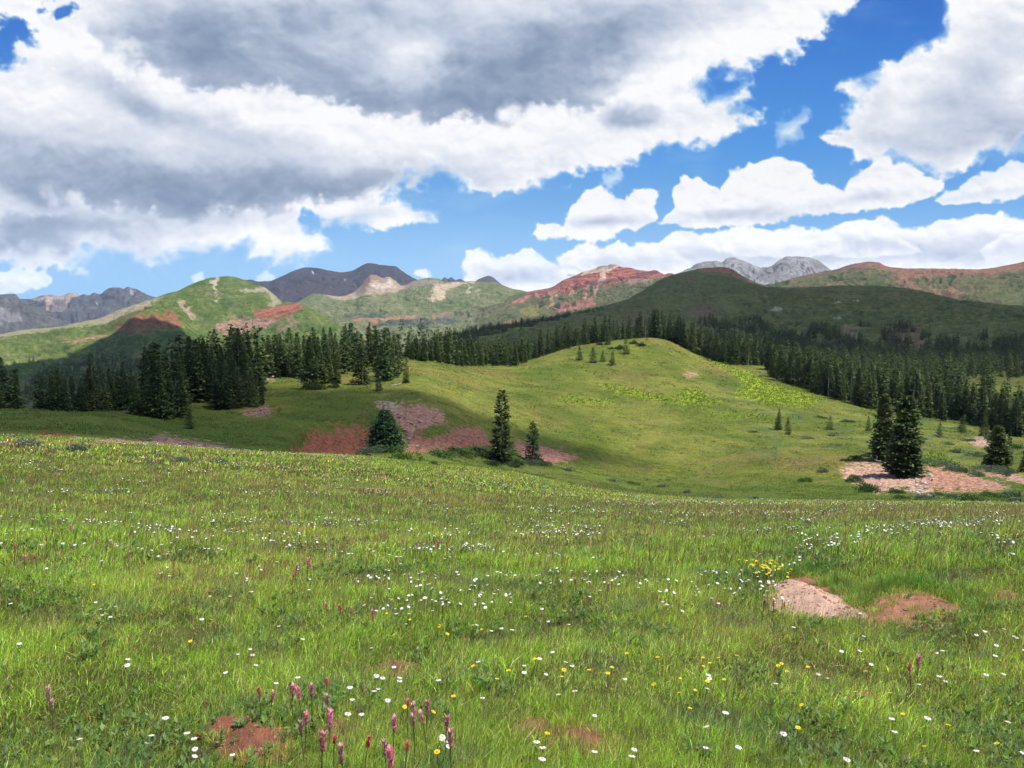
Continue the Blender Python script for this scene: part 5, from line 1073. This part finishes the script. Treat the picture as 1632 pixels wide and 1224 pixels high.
def thing(name, x, y, z, s, tilt, label, cat, group):
    e = bpy.data.objects.new(name, None); C.objects.link(e); e.location = (x, y, z); e.scale = (s, s, s); e.rotation_euler = (tilt[0], tilt[1], tilt[2]); tag(e, label, cat, group); return e
def near_pt(px, py, h):
    """meadow point whose flower head at height h shows at px, py"""
    x, y, z, r = place(px, py, 2.0, 64)
    for _ in range(5):
        q = proj(x, y, z+h)[1]; x, y, z, r = place(px, py+(proj(x, y, z)[1]-q), 2.0, 64)
    return x, y, z
# heads read off the photograph, nearest first
D = [(133,1170),(236,1159),(231,1174),(297,1188),(302,1160),(318,1166),(309,1173),(376,1190),(257,1136),(546,1142),(571,1138),(559,1112),(554,1098),(436,1083),(479,1082),(362,1065),(394,1048),(399,1034),(377,1036),(396,1022),(204,1063),(195,1050),(208,1052),(26,1030),(155,958),(158,978),(22,957),(321,985),(333,951),(448,992),(475,1012),(500,960),(628,1056),(603,1073),(594,1076),(602,1080),(629,1081),(630,1085),(605,1095),(599,1105),(608,1109),(692,1163),(702,1168),(699,1175),(719,1175),(771,1099),(707,1078),(597,1025),(637,977),(767,1045),(834,1054),(854,1045),(880,1038),(897,1052),(908,1060),(832,1067),(860,1066),(940,1128),(899,1097),(928,1102),(994,1074),(1001,1178),(1005,1200),(948,1194),(852,1212),(870,1183),(850,1180),(751,988),(783,1003),(803,996),(811,1003),(862,970),(876,987),(910,994),(773,917),(768,945),(687,928),(665,931),(646,899),(649,985),(978,918),(940,945),(1078,960),(1044,941),(1054,953),(954,941),
 (1154,1137),(1145,1155),(1169,1182),(1126,1184),(1131,1213),(1239,1087),(1322,1082),(1298,1071),(1239,1087),(1424,1144),(1464,1145),(1563,1191),(1428,1165),(1604,1154),(1628,1205),(1337,1213),(1238,1166),(1118,1092),(1116,1070),(1126,1075),(1142,957),(1140,951),(1066,959),(1058,958),(1264,1002),(1333,1035),(1360,1034),(1371,1013),(1372,1044),(1379,1048),(1500,1077),(1509,1079),(1467,1090),(1494,1032),(1507,1031),(1576,1038),(1595,1071),(1568,1074),(1617,1010),(1624,1016),(1624,1030),(1581,1024),(1562,1002),(1548,1002),(1595,1003),(265,913),(264,900),(266,916),(375,913),(253,883),(278,859),(277,865),(235,870),(227,873),(217,870),(293,873),(302,855),(256,866),(270,873),(323,868),(341,854),(328,872),(347,866),(359,867),(330,857),(352,868),(378,847),(395,855),(415,849),(430,856),(175,860),(183,864),(189,863),(136,862),(119,867),(168,888),(97,861),(76,895),(40,840),(49,837),(20,821),(33,832),(10,845),(6,852),(0,858),(62,868),(440,895),(467,899),(471,905),(397,941),(364,946),(483,917),(488,933),(519,868),(560,879),(560,884),(541,876),(588,873),(595,874),(610,866),(613,870),(633,842),(648,846),(647,872),(618,885),(629,887),(637,887),(602,902),(617,906),(620,909),(672,904),(706,889),(716,890),(753,868),(754,877),(791,875),(784,869),(801,875),(825,882),(830,871),(760,878),(726,908),(730,911),(756,917),(789,914),(794,914),(805,917),(812,907),(821,915),(876,881),(891,880),(889,882),(940,890),(937,910),(852,879)]
D = list(dict.fromkeys(D)); g2 = random.Random(9); nd = 0
LBL = {0:'white daisy standing alone nearest the lower left corner', 4:'white daisy in the close trio left of the front red soil, left of it', 5:'white daisy in the close trio left of the front red soil, right of it', 6:'lowest white daisy of the close trio left of the front red soil', 7:'white daisy standing against the front red soil patch', 9:'left one of two large white daisies above the pink paintbrushes', 10:'right one of two large white daisies above the pink paintbrushes', 23:'white daisy at the left edge at mid height of the meadow', 57:'white daisy above the small soil patch in the front middle', 41:'white daisy among the red paintbrushes in the front centre, leftmost of a cluster'}
side = lambda px: 'left third' if px < 544 else 'middle third' if px < 1088 else 'right third'
for i, (px, py) in enumerate(D):
    k = g2.randrange(3); x, y, z = near_pt(px, py, DH[k]); d = y
    s = g2.uniform(.74, 1.0)
    a = g2.uniform(-.6, .6); e = thing('daisy', x, y, z, s, (g2.gauss(.12, .1), g2.gauss(.05, .1), a+g2.choice([0, 3.14, 1.5])), LBL.get(i, f'white daisy in the {side(px)} of the near meadow grass' if d < 9 else f'small white daisy farther out in the {side(px)} of the meadow'), 'daisy', None if i in LBL else (f'white daisies of the near meadow, {side(px)}' if d < 9 else f'white daisies farther out, {side(px)}'))
    link('stem', DS[k], e); link('petals', DP[k], e); 
    if d < 9: link('disc', DC[k], e)
    nd += 1
# paintbrush
def spike(h, L, w, mat, seed):
    g = np.random.default_rng(seed); n = 70; t = g.random(n); a = g.random(n)*6.28; r = w*(.3+.8*np.sin(np.clip(t, .04, 1)*3.0))*.45
    c = np.stack([np.cos(a)*r*.4, np.sin(a)*r*.4, h-L+t*L*.9], -1); ax = unit(np.stack([np.cos(a)*.75, np.sin(a)*.75, np.full(n, 1.)], -1)); sv = np.stack([-np.sin(a), np.cos(a), np.zeros(n)], -1)
    l = np.full(n, L*.26)*g.uniform(.7, 1.2, n); V, F = quads_cloud(c, ax, sv, l, l*.5); f = np.clip(g.normal(.5, .25, n), 0, 1); return new_mesh('bracts', V, [F], mat, False, np.repeat(np.repeat(f, 4)[:, None], 3, 1))
BH = .24; SPK = {'pink': [spike(BH, .085, .018, RB, 1), spike(BH, .11, .017, RB, 2)], 'red': [spike(BH, .05, .018, RD, 3), spike(BH, .06, .02, RD, 4)], 'fade': [spike(BH, .10, .016, RO, 5), spike(BH, .08, .015, RO, 6)]}
BST = new_mesh('stem', *(lambda t: (t[0], [t[1]]))(tube([(0, 0, -.02), (.004, 0, .12), (0, 0, BH-.02)], [.003, .0026, .002], 5)), STM, True)
B = [(417,1102,'red'),(429,1110,'fade'),(466,1100,'pink'),(484,1108,'pink'),(499,1102,'pink'),(517,1096,'red'),(520,1120,'fade'),(486,1144,'pink'),(525,1148,'pink'),(513,1186,'pink'),(533,1184,'red'),(580,1200,'red'),(547,1210,'fade'),(486,1160,'fade'),(650,1126,'red'),(661,1132,'fade'),(681,1130,'pink'),(661,1160,'fade'),(629,1166,'pink'),(681,1100+46,'fade'),(710,1160,'pink'),(630,1210,'pink'),(644,1212,'red'),(619,1204,'fade'),(720,1178,'fade'),(546,970,'red'),(550,978,'red'),(556,966,'pink'),(522,960,'pink'),(596,975,'pink'),(469,905,'pink'),(474,912,'red'),(466,918,'red'),(490,902,'red'),(497,898,'pink'),(500,905,'fade'),(645,860,'pink'),(665,866,'pink'),(697,872,'pink'),(713,868,'red'),(716,878,'red'),(722,880,'fade'),(22,872,'red'),(40,880,'pink'),(62,885,'red'),(115,840,'pink'),(86,844,'fade'),(75,862,'red'),(205,880,'pink'),(530,820,'red'),(524,828,'fade'),(612,838,'red'),(602,930,'red'),(650,912,'pink'),(912,928,'red'),(918,924,'fade'),(965,933,'fade'),(1462,1050,'pink'),(1452,1068,'red'),(1213,955,'red'),(1228,960,'red'),(1246,958,'red'),(1254,846,'red'),(1127,865,'red'),(80,1098,'fade'),(85,1120,'fade'),(790,850,'fade'),(238,800,'red'),(520,815,'fade'),(458,830,'fade')]
BL = ['pink paintbrush flower spike', 'red paintbrush flower spike', 'faded brownish-pink paintbrush spike']
for i, (px, py, kd) in enumerate(B):
    x, y, z = near_pt(px, py, BH-.03); front = y < 4.9
    t = BL[('pink', 'red', 'fade').index(kd)]
    s = (1.0 if front else g2.uniform(.8, 1.05))
    e = thing('paintbrush_flower', x, y, z, s, (g2.gauss(0, .07), g2.gauss(0, .07), g2.random()*6), t+(' in the front cluster near the bottom edge' if front else ' standing farther out among the meadow grass'), 'wildflower', t+('s at the front' if front else 's farther out'))
    link('stem', BST, e); link('bracts', g2.choice(SPK[kd]), e)
# yellow flowers
YH = .13; V, F = pet(6, .012, YH, -.002, .013, rg); YP = pym('petals', V, F, YPM); YS = stem_mesh(YH, 0., 2)
Y = [(1063,1095),(1095,1121),(1160,1093),(1288,1132),(1266,1173),(1103,1098),(1240,1070),(1242,1076),(1426,1131),(1440,1150),(1506,1178),(1486,1198),(1607,1208),(895,1086),(897,1090),(893,1097),(938,1080),(969,1071),(967,1086),(818,1085),(788,1090),(860,1058),(846,1063),(766,1062),(702,1012),(690,997),(695,1000),(775,1002),(755,1003),(840,986),(646,987),(656,985),(615,977),(1008,1055),(1050,1060),(950,1068),(1172,1062),(1108,1066),(1122,1094),(1368,1118),(1388,1095),(1118,1057),(62,888),(29,859),(27,860),(150,935),(303,1027),(1082,1080),(1132,1066),(900,980),(1360,872),(1290,1080),(665,1140),(727,1120),(637,1124),(862,1170),(700,1208),(1090,1135),(1148,1061),(1255,1078)]
for i, (px, py) in enumerate(Y):
    x, y, z = near_pt(px, py, YH); e = thing('yellow_flower', x, y, z, g2.uniform(1.0, 1.5), (g2.gauss(.15, .15), g2.gauss(0, .15), g2.random()*6), 'small bright yellow flower low in the near meadow grass', 'wildflower', 'yellow flowers of the near meadow')
    link('stem', YS, e); link('petals', YP, e)
for i in range(46):
    px = g2.gauss(1222, 16); py = g2.gauss(896, 9); x, y, z = near_pt(px, py, .2); e = thing('yellow_flower', x, y, z, g2.uniform(1.2, 1.6), (g2.gauss(.15, .2), g2.gauss(0, .15), g2.random()*6), 'yellow flower in the bright cluster just left above the pink soil mound', 'wildflower', 'yellow cluster above the soil mound')
    link('stem', YS, e); link('petals', YP, e)
# the uncounted rest, out to the meadow rim
def scatter_heads(name, n, r0, r1, rad, hgt, mat, label, seed, thr, sc=1.8, ps=7):
    g = np.random.default_rng(seed); x, y = sector(n, r0, r1, g); k = (fbm(x/sc, y/sc, seed, 4)+.5*fbm(x/7, y/7, seed+1, 3) > thr) & (soil_sd(x, y) < 0); x, y = x[k], y[k]; n = len(x)
    z = H(x, y)+g.uniform(.7, 1.15, n)*hgt; rr = rad*g.uniform(.7, 1.2, n); t = g.normal(0, .35, (n, 2)); V = np.zeros((n, ps*2+1, 3)); V[:, 0] = np.stack([x, y, z+.004], -1)
    for q in range(ps*2):
        a = 6.2832*q/(ps*2); r = rr*(1. if q % 2 == 0 else .72); V[:, q+1] = np.stack([x+np.cos(a)*r, y+np.sin(a)*r, z+(np.cos(a)*t[:, 0]+np.sin(a)*t[:, 1])*r], -1)
    b = np.arange(n)*(ps*2+1); F = np.concatenate([np.stack([b, b+1+q, b+1+(q+1) % (ps*2)], 1) for q in range(ps*2)])
    # stems
    sw = .0018*np.clip(np.hypot(x, y)/8, 1, 4); i = np.arange(n)*4+n*(ps*2+1); zz = H(x, y); SV = np.stack([np.stack([x-sw, y, zz], -1), np.stack([x+sw, y, zz], -1), np.stack([x+sw, y, z-.001], -1), np.stack([x-sw, y, z-.001], -1)], 1).reshape(-1, 3)
    me = new_mesh(name, np.vstack([V.reshape(-1, 3), SV]), [np.stack([i, i+1, i+2, i+3], 1), F], mat); me.materials.append(STM); mi = np.zeros(len(me.polygons), np.int32); mi[:n] = 1; me.polygons.foreach_set('material_index', mi)
    tag(link(name, me), label, 'wildflowers', kind='stuff'); print(name, n)
scatter_heads('daisies', 7600, 7, 20, .016, .16, WHM, 'countless small white daisies dotting the middle meadow', 501, .22)
scatter_heads('far_daisies', 19000, 20, 62, .021, .18, WHM, 'white daisy specks thinning towards the meadow rim', 511, .21, 3.)
scatter_heads('red_flowers', 7000, 9, 50, .022, .2, RO, 'reddish flower heads scattered through the middle meadow', 521, .30, 1.2)
scatter_heads('yellow_specks', 2600, 9, 60, .020, .16, YPM, 'tiny yellow flowers scattered through the middle meadow', 531, .36, 1.5)
print('daisies', nd, 'objects', len(bpy.data.objects))
